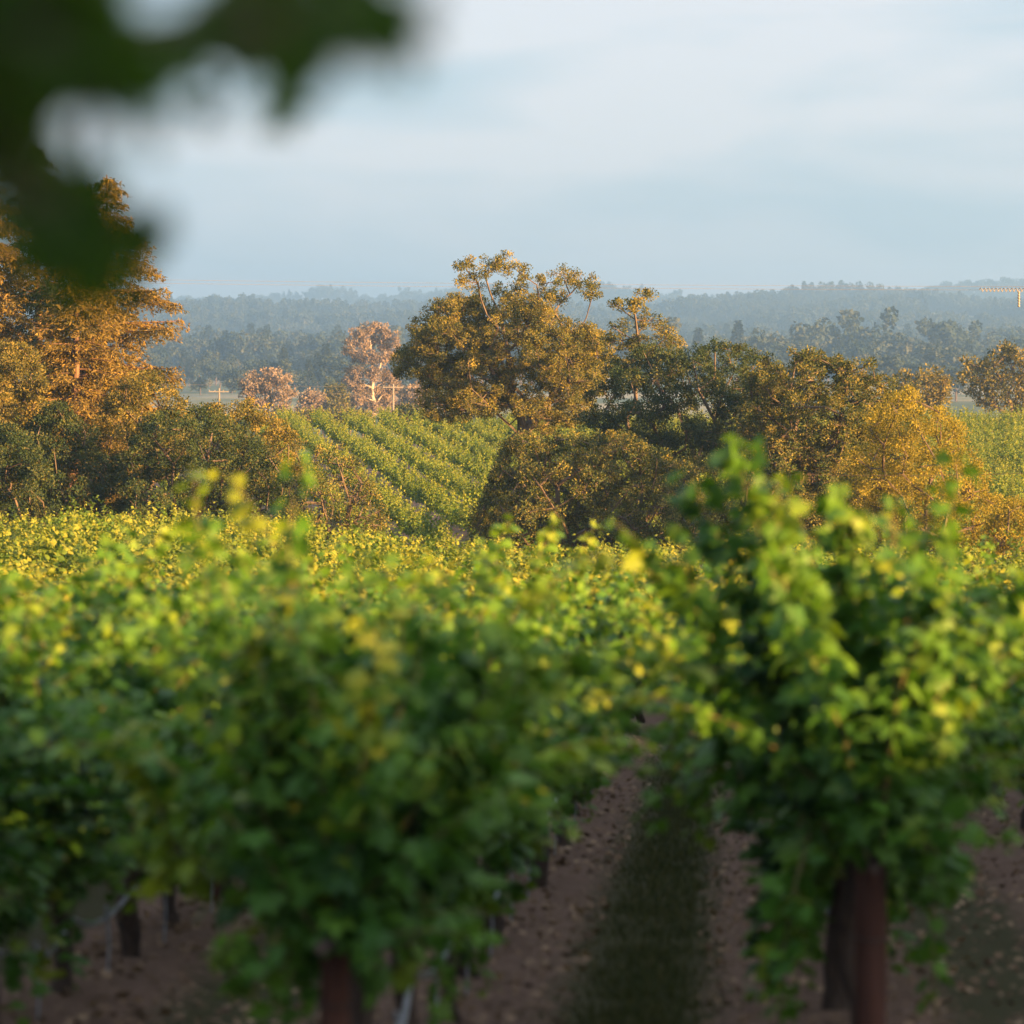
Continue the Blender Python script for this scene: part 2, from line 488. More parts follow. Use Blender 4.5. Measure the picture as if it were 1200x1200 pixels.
def px_lobes(rng, lst, d, depth):
    cx = np.mean([a[0] for a in lst]); w = max(abs(a[0] - cx) for a in lst) + 1
    out = []
    for (x, y, r) in lst:
        dz = rng.uniform(-1, 1) * depth * sqrt(max(.05, 1 - ((x - cx) / w) ** 2))
        out.append((*P(x, y, d + dz), r * (d + dz) / F))
    return out

def tree(name, label, cat, lobes, base, seed, leaf_m, bark_m, leaf=0.078, dens=26, per=100, clump=.25, stems=None, r0=.011, ex=2.35, rmax=None, rmin=.012,
         wig=1.0, swig=.45, tmpl=T_DIAMOND, group=None, up=.35, droop=0.0, twig_mi=True):
    """lobes (x,y,z,r) in the world; base point on the ground; stems: list of world polylines starting at the base"""
    rng = np.random.default_rng(seed)
    base = np.asarray(base, float)
    sk = Skel(60000)
    root = sk.add(base - np.array([0, 0, .3]), -1)
    cen = np.mean([l[:3] for l in lobes], axis=0)
    if stems is None:
        lowz = min(l[2] - l[3] for l in lobes)
        fork = base + (cen - base) * .38; fork[2] = max(base[2] + .8, min(fork[2], lowz + .35 * (cen[2] - lowz)))
        sk.path([base, fork], root, rng, .5)
    else:
        for s in stems: 
            if np.linalg.norm(np.asarray(s[0]) - base) < 1e-6: sk.path(s, root, rng, swig)
            else:
                i = int(np.argmin(np.linalg.norm(sk.p[:sk.n] - np.asarray(s[0]), axis=1))); sk.path(s[1:], i, rng, swig)
    lobes = sorted(lobes, key=lambda l: np.linalg.norm(np.array(l[:3]) - sk.p[sk.n - 1]))
    tw = []; lc = []
    for l in lobes:
        c = np.array(l[:3]); sk.connect(c, rng, wig, .28, lo=1)
    for l in lobes:
        c = np.array(l[:3]); r = l[3]
        n = max(4, int(dens * (r / .9) ** 2))
        dd = rdir(rng, n); rad = r * (.35 + .70 * rng.random(n) ** .6)
        q = c + dd * rad[:, None] * np.array([1.05, 1.05, .82])
        tw.append(q); lc.append(np.repeat(c[None], n, 0))
    tw = np.concatenate(tw); lout = nrm(tw - np.concatenate(lc))
    ends = np.zeros((len(tw), 3)); dirs = np.zeros((len(tw), 3))
    for a, q in enumerate(tw):
        i = sk.connect(q, rng, .6, .12, lo=2, step=.55)
        dirs[a] = sk.p[i] - sk.p[sk.par[i]]
    r = sk.radii(r0, ex, rmax)
    gw = Geo(); sk.geo(gw, r, rmin, 4)
    # leaves in tufts round the twig ends
    m = rng.poisson(per, len(tw)); idx = np.repeat(np.arange(len(tw)), m); N_ = len(idx)
    cs = clump * rng.uniform(.65, 1.35, len(tw))
    off = rdir(rng, N_) * (rng.random(N_) ** .45)[:, None]
    pos = tw[idx] + off * cs[idx][:, None] * np.array([1, 1, .8])
    out = nrm(tw[idx] - cen) * .35 + nrm(dirs)[idx] * .4
    nn = nrm(off * .85 + lout[idx] * .9 + rdir(rng, N_) * .5 + np.array([0, 0, up * .7]))
    tt = nrm(off + out + rdir(rng, N_) * .8 - np.array([0, 0, droop]))
    tint_c = rng.normal(.47, .2, len(tw))
    tint = np.clip(tint_c[idx] + rng.normal(0, .2, N_), 0, 1)
    gl = Geo(); geo_leaves(gl, pos, nn, tt, leaf * rng.uniform(.65, 1.3, N_), tmpl, tint)
    o = empty(name, base)
    wm = gw.mesh('trunk', bark_m); lm = gl.mesh('crown', leaf_m)
    for me, nm in ((wm, 'trunk'), (lm, 'crown')):
        c = link(nm, me, o); c.location = -base
    tag(o, label, cat, group)
    return o

def on_ground(px, d):
    x = (px - 600) / F * d
    return np.array([x, d, GZ(x, d)])

rng = np.random.default_rng(11)
# --- the great valley oak
OD = 168
OAK = [(547,317,17),(570,311,17),(590,309,17),(609,320,15),(560,331,13),(583,340,12),(541,330,10),
 (643,331,15),(663,326,17),(684,330,18),(695,343,14),(657,345,13),(640,348,10),
 (617,361,22),(637,371,19),(610,337,13),(604,352,14),
 (521,364,22),(540,357,16),(560,361,17),(503,388,22),(527,390,24),(553,391,24),(574,408,22),(513,418,22),(540,428,24),
 (503,441,18),(527,454,24),(553,454,22),(511,473,20),(508,488,10),(537,478,20),(563,474,20),(583,466,20),(590,440,18),(584,385,15),
 (481,412,13),(468,421,10),(471,436,8),(493,409,13),
 (630,414,24),(657,398,18),(677,391,20),(694,398,18),(698,421,18),(673,424,22),(647,441,20),(678,447,18),(617,478,18),(643,481,16),(610,432,16),(607,390,14),
 (700,445,14),(668,470,16),(640,498,14),(662,494,15),(682,482,15),(560,420,16),(625,395,16)]
ob = P(612, 545, OD); ob[2] = GZ(ob[0], OD)
def pl(lst, d): return [P(x, y, d + dz) for x, y, dz in lst]
fork = P(612, 508, OD)
stems = [[ob, fork] + pl([(600,462,-1),(595,412,-1),(588,375,0),(575,345,0),(568,322,0)], OD),
         [fork] + pl([(640,474,1),(656,425,0),(664,392,-1),(650,366,-1),(668,345,0),(680,332,0)], OD),
         [fork] + pl([(597,498,-2),(565,468,-3),(548,430,-2),(528,395,-1)], OD),
         [fork] + pl([(625,490,3),(660,462,4),(690,430,3)], OD)]
tree('valley_oak', 'tall spreading oak with open crown and twisting limbs standing alone behind the low thicket', 'tree', px_lobes(rng, OAK, OD - .8, 3.6) + px_lobes(rng, [q for q in OAK if q[1] > 345], OD + 1.5, 4.5) + fill_lobes(rng, [(468,425),(492,385),(515,352),(555,345),(575,360),(605,345),(625,352),(660,372),(700,385),(716,410),(712,450),(690,485),(640,492),(600,478),(560,486),(505,492),(492,455)], OD + .5, (15, 23), 4.5, 34), ob, 21,
     M['oak'], M['oakbark'], leaf=0.082, dens=23, per=83, clump=.25, stems=stems, r0=.013, rmax=.42)

# --- slimmer oak showing between the big oak and the dark one
SL = [(722,358,9),(742,352,13),(757,348,8),(735,362,8),(761,376,15),(778,390,13),(790,403,12),(720,400,15),(740,397,15),(727,383,9),(752,410,16),(775,415,14),(715,425,16),(700,440,14),(735,430,16)]
d_ = 158
b_ = on_ground(742, d_)
tree('slender_oak', 'narrow oak with tufted top rising between the tall oak and the dark oak', 'tree', px_lobes(rng, SL, d_, 2.2), b_, 22, M['oak'], M['bark'],
     leaf=0.082, dens=27, per=96, stems=[[b_, P(745, 470, d_), P(752, 420, d_), P(745, 375, d_), P(742, 355, d_)]], r0=.014)

# --- dark live oak
d_ = 138
poly = [(676,500),(690,462),(705,440),(722,418),(748,408),(765,396),(785,410),(800,402),(815,396),(832,404),(846,396),(862,408),(878,404),(900,414),(915,440),(925,480),(915,520),(870,545),(800,555),(730,540),(690,530)]
tree('live_oak', 'dark green live oak with dense crown in the middle of the tree belt', 'tree', fill_lobes(rng, poly, d_, (14, 24), 3.6, 44), on_ground(800, d_), 23,
     M['live_oak'], M['bark_dark'], leaf=0.078, dens=26, per=96, r0=.012)
# --- right oak, browner, with bare hanging twigs
d_ = 131
poly = [(868,470),(880,430),(905,416),(920,430),(932,404),(946,412),(955,406),(966,420),(978,412),(990,424),(1000,410),(1014,420),(1032,434),(1046,446),(1062,470),(1068,520),(1060,580),(1030,625),(960,640),(900,635),(875,590),(862,530)]
tree('browning_oak', 'round oak with brown tinged leaves and hanging bare twigs beside the yellow willow', 'tree', fill_lobes(rng, poly, d_, (13, 23), 3.6, 60, 3), on_ground(945, d_), 24,
     M['oak_mix'], M['bark'], leaf=0.078, dens=23, per=86, r0=.014,
     stems=[[on_ground(945, d_), P(938, 570, d_ + 1), P(930, 510, d_ - .5), P(945, 460, d_)], [P(938, 570, d_ + 1), P(975, 520, d_ + .5), P(990, 470, d_)]], rmax=.2)
# --- low thicket under the tall oak
d_ = 124
poly = [(548,640),(556,600),(575,565),(588,530),(604,512),(622,506),(640,510),(668,508),(700,505),(730,510),(760,520),(790,530),(815,560),(830,610),(835,650),(700,655),(600,652)]
b_ = on_ground(690, d_)
tree('oak_thicket', 'low wide oak thicket with twiggy sunlit sides in front of the tall oak', 'bush', fill_lobes(rng, poly, d_, (11, 20), 3.6, 90, 3), b_, 25,
     M['oak_mix'], M['bark'], leaf=0.074, dens=25, per=76, r0=.013, stems=[[b_, b_ + np.array([-.4, -.8, 1.2])], [b_, b_ + np.array([1.8, -1.2, 1.4])], [b_, b_ + np.array([-2.4, -.6, 1.3])]])
d_ = 121
poly = [(780,640),(785,590),(800,550),(830,530),(860,535),(890,560),(905,600),(910,650)]
tree('small_oak_bush', 'small shaded oak bush at the foot of the dark oak behind the tall vine shoots', 'bush', fill_lobes(rng, poly, d_, (11, 18), 2.2, 26), on_ground(845, d_), 26,
     M['oak_mix'], M['bark'], leaf=0.074, dens=23, per=76, r0=.013)
# --- yellow willow
d_ = 116
poly = [(960,640),(975,590),(990,545),(1005,505),(1020,478),(1040,462),(1060,455),(1085,462),(1100,476),(1118,486),(1130,505),(1145,530),(1158,560),(1172,590),(1182,620),(1185,650),(1080,655)]
tree('yellow_willow', 'bright yellow willow bush glowing in low sun at the end of the tree belt', 'bush', fill_lobes(rng, poly, d_, (12, 20), 3.0, 64), on_ground(1075, d_), 27,
     M['willow'], M['bark'], leaf=0.066, dens=34, per=67, clump=.24, r0=.010, droop=.3,
     stems=[[on_ground(1075, d_), P(1060, 600, d_), P(1035, 550, d_)], [on_ground(1075, d_), P(1085, 590, d_), P(1095, 540, d_)], [on_ground(1075, d_), P(1110, 600, d_ - 1), P(1140, 580, d_ - 1)]])
d_ = 112
poly = [(1150,650),(1160,610),(1175,590),(1192,585),(1210,595),(1225,620),(1230,655)]
tree('yellow_willow', 'little yellow shrub at the right edge beside the willow bush', 'bush', fill_lobes(rng, poly, d_, (10, 16), 1.6, 20), on_ground(1190, d_), 28,
     M['willow'], M['bark'], leaf=0.066, dens=34, per=67, clump=.24, r0=.010)

# --- left group
d_ = 122
poly = [(143,610),(140,560),(150,520),(170,495),(200,478),(225,470),(245,478),(262,490),(285,498),(310,515),(330,540),(345,575),(345,615),(240,622)]
tree('round_oak', 'broad dark round oak with lit top in front of the fir trees', 'tree', fill_lobes(rng, poly, d_, (13, 22), 3.2, 44), on_ground(240, d_), 31, M['live_oak'], M['bark'], leaf=0.078, dens=25, per=91, r0=.012)
d_ = 130
poly = [(228,530),(232,495),(245,474),(262,468),(272,478),(285,463),(300,470),(318,482),(335,492),(346,512),(358,545),(355,590),(300,590)]
tree('sunlit_oak', 'small oak with golden lit crown peeping behind the broad dark oak', 'tree', fill_lobes(rng, poly, d_, (10, 17), 2.4, 32), on_ground(295, d_), 32, M['oak_brown'], M['bark'], leaf=0.078, dens=24, per=86, r0=.012)
d_ = 119
poly = [(325,620),(330,575),(345,545),(365,528),(390,520),(412,532),(430,555),(445,585),(452,620),(390,628)]
tree('twiggy_shrub', 'thin reddish brown shrub with bare grey twigs at the left vineyard edge', 'bush', fill_lobes(rng, poly, d_, (10, 17), 2.2, 28), on_ground(390, d_), 33, M['oak_mix'], M['bark'], leaf=0.070, dens=20, per=41, clump=.3, r0=.014,
     stems=[[on_ground(390, d_), P(380, 590, d_)], [on_ground(390, d_), P(410, 585, d_)]])
d_ = 121
poly = [(-40,615),(-45,540),(-30,505),(0,494),(20,508),(40,520),(55,545),(62,580),(60,615)]
tree('round_oak', 'dark grey green oak bush cut by the left edge of the photo', 'tree', fill_lobes(rng, poly, d_, (13, 20), 2.6, 30), on_ground(5, d_), 34, M['live_oak'], M['bark'], leaf=0.078, dens=25, per=91)
d_ = 124
poly = [(35,612),(35,560),(30,520),(40,490),(62,472),(88,478),(105,500),(118,530),(145,545),(165,575),(160,615)]
tree('round_oak', 'deep green oak with narrow dense crown between the two dark round oaks', 'tree', fill_lobes(rng, poly, d_, (13, 21), 2.8, 36), on_ground(95, d_), 35, M['live_oak'], M['bark_dark'], leaf=0.078, dens=25, per=91)
d_ = 128
poly = [(110,540),(120,480),(140,450),(165,436),(190,440),(210,458),(222,480),(232,520),(200,545)]
tree('sunlit_oak', 'orange lit oak crown right below the fir branches', 'tree', fill_lobes(rng, poly, d_, (11, 19), 2.6, 30), on_ground(170, d_), 36, M['oak_brown'], M['bark'], leaf=0.078, dens=24, per=86)
d_ = 126
poly = [(-30,530),(-40,460),(-20,410),(8,395),(28,405),(48,425),(50,460),(40,500),(30,530)]
tree('sunlit_oak', 'orange lit oak crown at the left edge in front of the fir trunks', 'tree', fill_lobes(rng, poly, d_, (11, 19), 2.6, 34), on_ground(0, d_), 37, M['oak_brown'], M['bark'], leaf=0.078, dens=24, per=86)

def conifer(name, label, px, top, d, seed, leaf_m, prof, sway=.5, gap=.28, leaf=.14):
    """prof: list of (photo row, half width in photo px); drooping irregular boughs"""
    rng = np.random.default_rng(seed)
    base = on_ground(px, d); tp = P(px, top, d)
    H = tp[2] - base[2]
    g = Geo(); gl = Geo()
    zz = np.linspace(0, 1, 14)
    trunk = base + (tp - base) * zz[:, None] + np.column_stack([np.sin(zz * 5 + seed) * .12, np.cos(zz * 4) * .1, zz * 0])
    geo_tube(g, trunk, np.interp(zz, [0, .1, 1], [.34, .27, .02]), 9)
    pr = sorted(prof); rows = [q[0] for q in pr]; hw = [q[1] for q in pr]
    z = tp[2] - .25; sc = d / F
    pos = []; nn = []; tt = []; sz = []; tn = []
    P0 = []; P1 = []; R0 = []; R1 = []
    while z > base[2] + H * .18:
        row = 410 + (CZ - z) / sc
        Lmax = np.interp(row, rows, hw) * sc
        k = rng.integers(4, 7); a0 = rng.uniform(0, 2 * pi)
        for b in range(k):
            a = a0 + b * 2 * pi / k + rng.normal(0, .35)
            L = Lmax * rng.choice([.5, .8, 1.0, 1.25], p=[.25, .3, .3, .15])
            if L < .12: L = .12
            n = max(3, int(L / .22)); t = np.linspace(0, 1, n + 1)
            rise = rng.uniform(-.05, .25); dr = rng.uniform(.25, .6)
            h = np.array([cos(a), sin(a), 0]); s_ = np.array([-sin(a), cos(a), 0])
            pts = np.array([0, 0, z + rng.normal(0, .1)]) + np.interp(z, trunk[:, 2], trunk[:, 0]) * np.array([1, 0, 0]) + np.interp(z, trunk[:, 2], trunk[:, 1]) * np.array([0, 1, 0])
            pts = pts + h * (t * L)[:, None] + np.array([0, 0, 1]) * (L * (rise * t * 1.4 - dr * t ** 2 + .16 * t ** 4))[:, None] + s_ * (np.sin(t * 3 + a) * .08 * L)[:, None]
            P0 += list(pts[:-1]); P1 += list(pts[1:]); rr = .012 + .014 * L * (1 - t)
            R0 += list(rr[:-1]); R1 += list(rr[1:])
            # side sprays, hanging
            for q in range(1, n + 1):
                if t[q] < .18: continue
                for sd in (-1, 1):
                    l2 = (.20 + .34 * L * (1 - t[q] * .75)) * rng.uniform(.5, 1.1)
                    l2 = min(l2, 1.0)
                    m = max(2, int(l2 / .11)); w = np.linspace(.1, 1, m)
                    dv = nrm((h * .75 + s_ * sd * rng.uniform(.5, 1.2) + np.array([0, 0, -rng.uniform(.05, .5)]))[None])[0]
                    pp = pts[q] + dv * (w * l2)[:, None] + np.array([0, 0, -1]) * (l2 * .35 * w ** 2)[:, None]
                    pp = np.repeat(pp, 7, 0); mm = len(pp)
                    pos.append(pp + rng.normal(0, .055, (mm, 3)))
                    tt.append(dv + rng.normal(0, .55, (mm, 3)) + np.array([0, 0, -.25])); nn.append(np.array([0, 0, .8]) + rng.normal(0, .6, (mm, 3)))
                    sz.append(leaf * rng.uniform(.6, 1.2, mm)); tn.append(np.full(mm, rng.normal(.5, .18)) + rng.normal(0, .15, mm))
        z -= gap * rng.uniform(.6, 1.3) * (1 + .5 * (tp[2] - z) / H)
    geo_segments(g, np.array(P0), np.array(P1), np.array(R0), np.array(R1), 4)
    geo_leaves(gl, np.concatenate(pos), np.concatenate(nn), np.concatenate(tt), np.concatenate(sz), T_NEEDLE, np.clip(np.concatenate(tn), 0, 1))
    o = empty(name, base)
    for me, nm in ((g.mesh('trunk', M['bark_red']), 'trunk'), (gl.mesh('crown', leaf_m), 'crown')):
        c = link(nm, me, o); c.location = -base
    tag(o, label, 'tree')
    return o
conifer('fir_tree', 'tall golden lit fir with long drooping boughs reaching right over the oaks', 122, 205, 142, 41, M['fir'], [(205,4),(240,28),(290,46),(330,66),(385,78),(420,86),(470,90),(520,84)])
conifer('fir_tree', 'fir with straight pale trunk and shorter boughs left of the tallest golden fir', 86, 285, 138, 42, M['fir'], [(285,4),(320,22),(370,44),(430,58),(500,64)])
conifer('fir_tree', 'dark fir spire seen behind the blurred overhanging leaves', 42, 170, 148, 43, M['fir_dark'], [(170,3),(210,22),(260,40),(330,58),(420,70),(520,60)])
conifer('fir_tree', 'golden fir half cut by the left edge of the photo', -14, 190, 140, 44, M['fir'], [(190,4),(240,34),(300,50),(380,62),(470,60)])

# ---------------------------------------------------------------- far trees, one mesh per kind
def far_crown_mesh(seed, kind, h=12.0):
    rng = np.random.default_rng(seed); g = Geo()
    if kind == 'broad':
        n = rng.integers(10, 15)
        w = h * rng.uniform(.34, .46)
        c = np.column_stack([rng.normal(0, .42, n) * w, rng.normal(0, .42, n) * w, h * (.34 + .5 * rng.random(n))])
        c[:, :2] *= (1.15 - .75 * np.abs(c[:, 2:3] / h - .45))
        r = h * rng.uniform(.10, .18, n)
        k = 95
        dd = rdir(rng, n * k); ci = np.repeat(np.arange(n), k)
        pos = c[ci] + dd * (r[ci] * (.55 + .5 * rng.random(n * k)))[:, None]
        geo_leaves(g, pos, dd + rdir(rng, n * k) * .6 + np.array([0, 0, .3]), dd * .5 + rdir(rng, n * k), h * .055 * rng.uniform(.6, 1.4, n * k), T_HEX, np.clip(rng.normal(.5, .22, n)[ci] + rng.normal(0, .12, n * k), 0, 1))
        top = h * .6
    else:
        n = 1500; t = rng.random(n) ** .75; a = rng.uniform(0, 2 * pi, n)
        wob = 1 + .3 * np.sin(a * 3 + seed) * np.sin(t * 14 + a * 2) + .25 * np.sign(np.sin(t * 42)) * .6
        R = (h * .19) * (t ** .85) * wob * (.5 + .5 * rng.random(n) ** .5) + .05
        pos = np.column_stack([np.cos(a) * R, np.sin(a) * R, h * (1 - t * .9)])
        out = np.column_stack([np.cos(a), np.sin(a), -.35 + 0 * a])
        geo_leaves(g, pos, np.array([0, 0, .8]) + out * .5 + rdir(rng, n) * .5, out + rdir(rng, n) * .5, h * .06 * rng.uniform(.6, 1.3, n), T_NEEDLE if False else T_DIAMOND, np.clip(rng.normal(.4, .2, n), 0, 1))
        top = h * .9
    geo_tube(g, [[0, 0, -.5], [.05 * h * .1, 0, top * .5], [0, 0, top]], [h * .024, h * .018, h * .006], 6, mi=1)
    return g.mesh('distant_tree', [M['far'], M['bark_dark']])
BR = [far_crown_mesh(100 + i, 'broad') for i in range(4)]
CO = [far_crown_mesh(200 + i, 'con') for i in range(3)]
rng = np.random.default_rng(77)
GRP = 'dark trees scattered over the misty valley floor'
far_src = []
def far_tree(px, top, d, kind, h=None, label=None, group=GRP, wide=1.0):
    x = (px - 600) / F * d; zt = CZ - (top - HOR) / F * d; zg = GZ(x, d)
    H = max(4, zt - zg) if h is None else h
    me = (BR[rng.integers(4)] if kind == 'b' else CO[rng.integers(3)])
    o = link('broadleaf_tree' if kind == 'b' else 'conifer_tree', me)
    o.location = (x, d, zg); o.rotation_euler = (0, 0, rng.uniform(0, 6.28))
    s = H / 12.0; o.scale = (s * wide, s * wide, s)
    tag(o, label or ('hazy rounded tree on the valley floor between the fir trees and the far hills' if kind == 'b' else 'hazy pointed conifer on the valley floor before the far hills'), 'tree', group)
    far_src.append(o); return o
# left valley: traced from the photo (px, top row, distance, kind)
for px, top, d, k in [(205,432,1250,'b'),(222,420,1500,'c'),(235,436,1200,'b'),(246,424,1450,'b'),(258,430,1350,'b'),(272,425,1250,'b'),(285,432,1150,'b'),
    (300,412,1300,'b'),(313,417,1250,'b'),(333,406,1300,'c'),(327,420,1200,'b'),(345,424,1150,'b'),(362,420,1200,'c'),(372,412,1250,'c'),(382,402,1300,'c'),(390,414,1250,'b'),(402,420,1150,'b'),
    (480,428,1150,'b'),(470,440,1050,'b'),(492,436,1150,'b'),(400,440,900,'b'),(395,452,820,'b'),
    (212,395,2000,'b'),(245,380,2200,'c'),(238,388,2100,'c'),(262,392,2000,'b'),(294,378,2300,'c'),(305,384,2200,'c'),(313,380,2200,'c'),(318,388,2100,'b'),(345,384,2300,'b'),(358,380,2300,'b'),(370,386,2200,'b'),(396,380,2300,'c'),(392,386,2200,'c'),(415,392,2100,'b'),(448,396,1900,'b'),(470,392,2000,'b'),(486,388,2100,'c')]:
    far_tree(px, top, d, k, wide=1.0 if k == 'c' else 1.25)
# right valley
for px, top, d, k in [(800,396,1500,'b'),(818,384,1700,'c'),(835,392,1550,'b'),(862,391,1600,'b'),(882,396,1500,'c'),(900,394,1500,'b'),(915,398,1450,'b'),(948,396,1500,'b'),(965,387,1650,'c'),(981,385,1650,'c'),(996,390,1600,'c'),
    (1003,395,1500,'b'),(1020,388,1600,'b'),(1040,387,1600,'b'),(1060,388,1600,'b'),(1075,398,1450,'b'),(1095,389,1650,'c'),(1088,402,1350,'c'),(1105,404,1350,'b'),(1120,402,1400,'b'),(1135,398,1500,'c'),(1150,404,1350,'b'),(1165,394,1600,'b'),(1182,400,1450,'b'),(1196,390,1600,'b'),(1072,415,1150,'b'),(1100,418,1100,'b'),(1120,420,1050,'b'),(840,410,1200,'b'),(1015,408,1250,'b'),(1045,412,1200,'b')]:
    far_tree(px, top, d, k, wide=1.0 if k == 'c' else 1.25)

# ridge woods, far beyond: one mass
def scatter(name, pts, rots, scs, idx, sources, label, cat):
    """one stuff object: copies of the source objects' meshes on points"""
    me = bpy.data.meshes.new(name)
    n = len(pts)
    me.vertices.add(n); me.vertices.foreach_set('co', np.ascontiguousarray(pts, np.float32).ravel())
    for nm, ty, arr in (('rz', 'FLOAT', rots), ('sc', 'FLOAT', scs), ('vi', 'INT', idx)):
        a = me.attributes.new(nm, ty, 'POINT'); a.data.foreach_set('value', np.asarray(arr, np.float32 if ty == 'FLOAT' else np.int32))
    o = link(name, me)
    ng = bpy.data.node_groups.new(name, 'GeometryNodeTree')
    ng.interface.new_socket('Geometry', in_out='INPUT', socket_type='NodeSocketGeometry')
    ng.interface.new_socket('Geometry', in_out='OUTPUT', socket_type='NodeSocketGeometry')
    N, L = ng.nodes, ng.links
    gi, go = N.new('NodeGroupInput'), N.new('NodeGroupOutput')
    jn = N.new('GeometryNodeJoinGeometry')
    iop = N.new('GeometryNodeInstanceOnPoints')
    for s in reversed(sources):
        oi = N.new('GeometryNodeObjectInfo'); oi.inputs['Object'].default_value = s; oi.transform_space = 'ORIGINAL'
        oi.inputs['As Instance'].default_value = True
        L.new(oi.outputs['Geometry'], jn.inputs[0])
    def attr(nm, ty):
        a = N.new('GeometryNodeInputNamedAttribute'); a.data_type = ty; a.inputs['Name'].default_value = nm; return a
    L.new(gi.outputs[0], iop.inputs['Points']); L.new(jn.outputs[0], iop.inputs['Instance'])
    iop.inputs['Pick Instance'].default_value = True
    L.new(attr('vi', 'INT').outputs['Attribute'], iop.inputs['Instance Index'])
    cx = N.new('ShaderNodeCombineXYZ'); L.new(attr('rz', 'FLOAT').outputs['Attribute'], cx.inputs['Z'])
    L.new(cx.outputs[0], iop.inputs['Rotation']); L.new(attr('sc', 'FLOAT').outputs['Attribute'], iop.inputs['Scale'])
    L.new(iop.outputs[0], go.inputs[0])
    md = o.modifiers.new('scatter', 'NODES'); md.node_group = ng
    tag(o, label, cat, kind='stuff')
    return o

def value_noise(x, y, s, seed):
    r = np.random.default_rng(seed); a = r.random((64, 64))
    gx, gy = x / s, y / s; ix, iy = np.floor(gx).astype(int), np.floor(gy).astype(int); fx, fy = gx - ix, gy - iy
    fx, fy = fx * fx * (3 - 2 * fx), fy * fy * (3 - 2 * fy)
    A = lambda i, j: a[i % 64, j % 64]
    return (A(ix, iy) * (1 - fx) + A(ix + 1, iy) * fx) * (1 - fy) + (A(ix, iy + 1) * (1 - fx) + A(ix + 1, iy + 1) * fx) * fy
srcs = []
for me, nm in [(BR[0], 'b'), (BR[1], 'b'), (BR[2], 'b'), (CO[0], 'c'), (CO[1], 'c')]:
    srcs.append(next(o for o in far_src if o.data == me))
def wood(y0, y1, step, xh, thr, seed):
    r = np.random.default_rng(seed)
    xx, yy = np.meshgrid(np.arange(-xh, xh, step), np.arange(y0, y1, step))
    x = xx.ravel() + r.uniform(-.5, .5, xx.size) * step; y = yy.ravel() + r.uniform(-.5, .5, xx.size) * step
    k = (value_noise(x + 5000, y, 170, 5) + .35 * value_noise(x + 5000, y, 50, 6) > thr) & (np.abs(x) < .175 * y + 40)
    bare = (((x - 475) / 34) ** 2 + ((y - 3900) / 420) ** 2 < 1) | (((x + 268) / 22) ** 2 + ((y - 4150) / 260) ** 2 < 1)
    k &= ~bare
    return x[k], y[k]
x1, y1 = wood(2450, 4500, 14, 820, .42, 1)
x2, y2 = wood(5000, 6500, 24, 1150, .40, 2)
x3, y3 = wood(1500, 2500, 30, 460, .62, 3)
x_, y_ = np.concatenate([x1, x2, x3]), np.concatenate([y1, y2, y3])
r_ = np.random.default_rng(9); n_ = len(x_)
big = .95 + 1.25 * value_noise(x_ + 5000, y_, 120, 12) ** 1.5
scatter('woodland', np.column_stack([x_, y_, ground_z(x_, y_)]), r_.uniform(0, 6.28, n_), big * r_.uniform(.6, 1.5, n_), r_.choice(5, n_, p=[.27, .27, .22, .12, .12]), srcs,
        'blue hazy woods covering the far valley and ridges', 'woods')

# ---------------------------------------------------------------- eucalyptus and small trees past the far vineyard
d_ = 620
EU = [(420,392,11),(432,386,11),(445,385,10),(456,392,10),(464,402,8),(412,402,9),(425,402,11),(440,400,12),(453,406,11),(408,412,7),(418,418,10),(432,418,11),(446,420,11),(458,420,9),(412,434,8),(424,436,10),(440,438,11),(455,440,10),(466,434,6),
      (408,450,8),(420,454,10),(436,456,11),(450,458,11),(464,455,8),(412,470,9),(428,472,10),(445,475,11),(460,472,9),(415,446,13),(456,448,13),(424,463,13),(451,466,13),(437,478,11),(415,482,9),(458,484,9)]
b_ = on_ground(438, d_)
tree('gum_tree', 'tall pinkish gum tree with pale trunk rising past the far vineyard', 'tree', px_lobes(rng, [(a, b, c * .88) for a, b, c in EU], d_, 4), b_, 51, M['euc'], M['bark_pale'], leaf=.30, dens=10, per=34, clump=.55, r0=.024, rmin=.03, rmax=.30, swig=.1,
     stems=[[b_, P(437, 450, d_), P(436, 420, d_), P(433, 395, d_)], [P(437, 450, d_), P(450, 415, d_), P(455, 395, d_)], [P(436, 425, d_), P(420, 402, d_)]])
def small(name, label, poly, d, seed, m, px, n=14, r=(7, 12), leaf=.35, bark='bark', cat='tree', per=24):
    tree(name, label, cat, fill_lobes(rng, poly, d, r, 2.5, n), on_ground(px, d), seed, M[m], M[bark], leaf=leaf, dens=8, per=per, clump=.6, r0=.03, rmin=.035)
small('gum_tree', 'low spreading pinkish tree left of the tall gum', [(282,455),(288,440),(300,436),(312,432),(325,434),(338,440),(348,452),(345,470),(335,480),(318,486),(300,480),(286,470)], 560, 52, 'euc', 316)
small('broadleaf_tree', 'small green tree left beside the tall gum', [(375,488),(378,462),(385,452),(395,450),(405,456),(410,475),(408,490)], 600, 53, 'oak', 393)
small('broadleaf_tree', 'small pinkish tree with thin crown between the gums', [(348,488),(352,468),(362,458),(372,456),(380,466),(382,488)], 590, 54, 'euc', 365)
small('broadleaf_tree', 'pale green tree behind the utility pole at the left of the tall oak', [(465,490),(468,460),(478,452),(490,450),(500,456),(505,490)], 580, 55, 'euc', 485)
small('round_shrub', 'dark low shrub at the vineyard corner below the tall oak', [(460,494),(464,484),(472,478),(482,478),(490,486),(492,495)], 300, 56, 'live_oak', 476, n=10, r=(5, 8), leaf=.22, cat='bush')
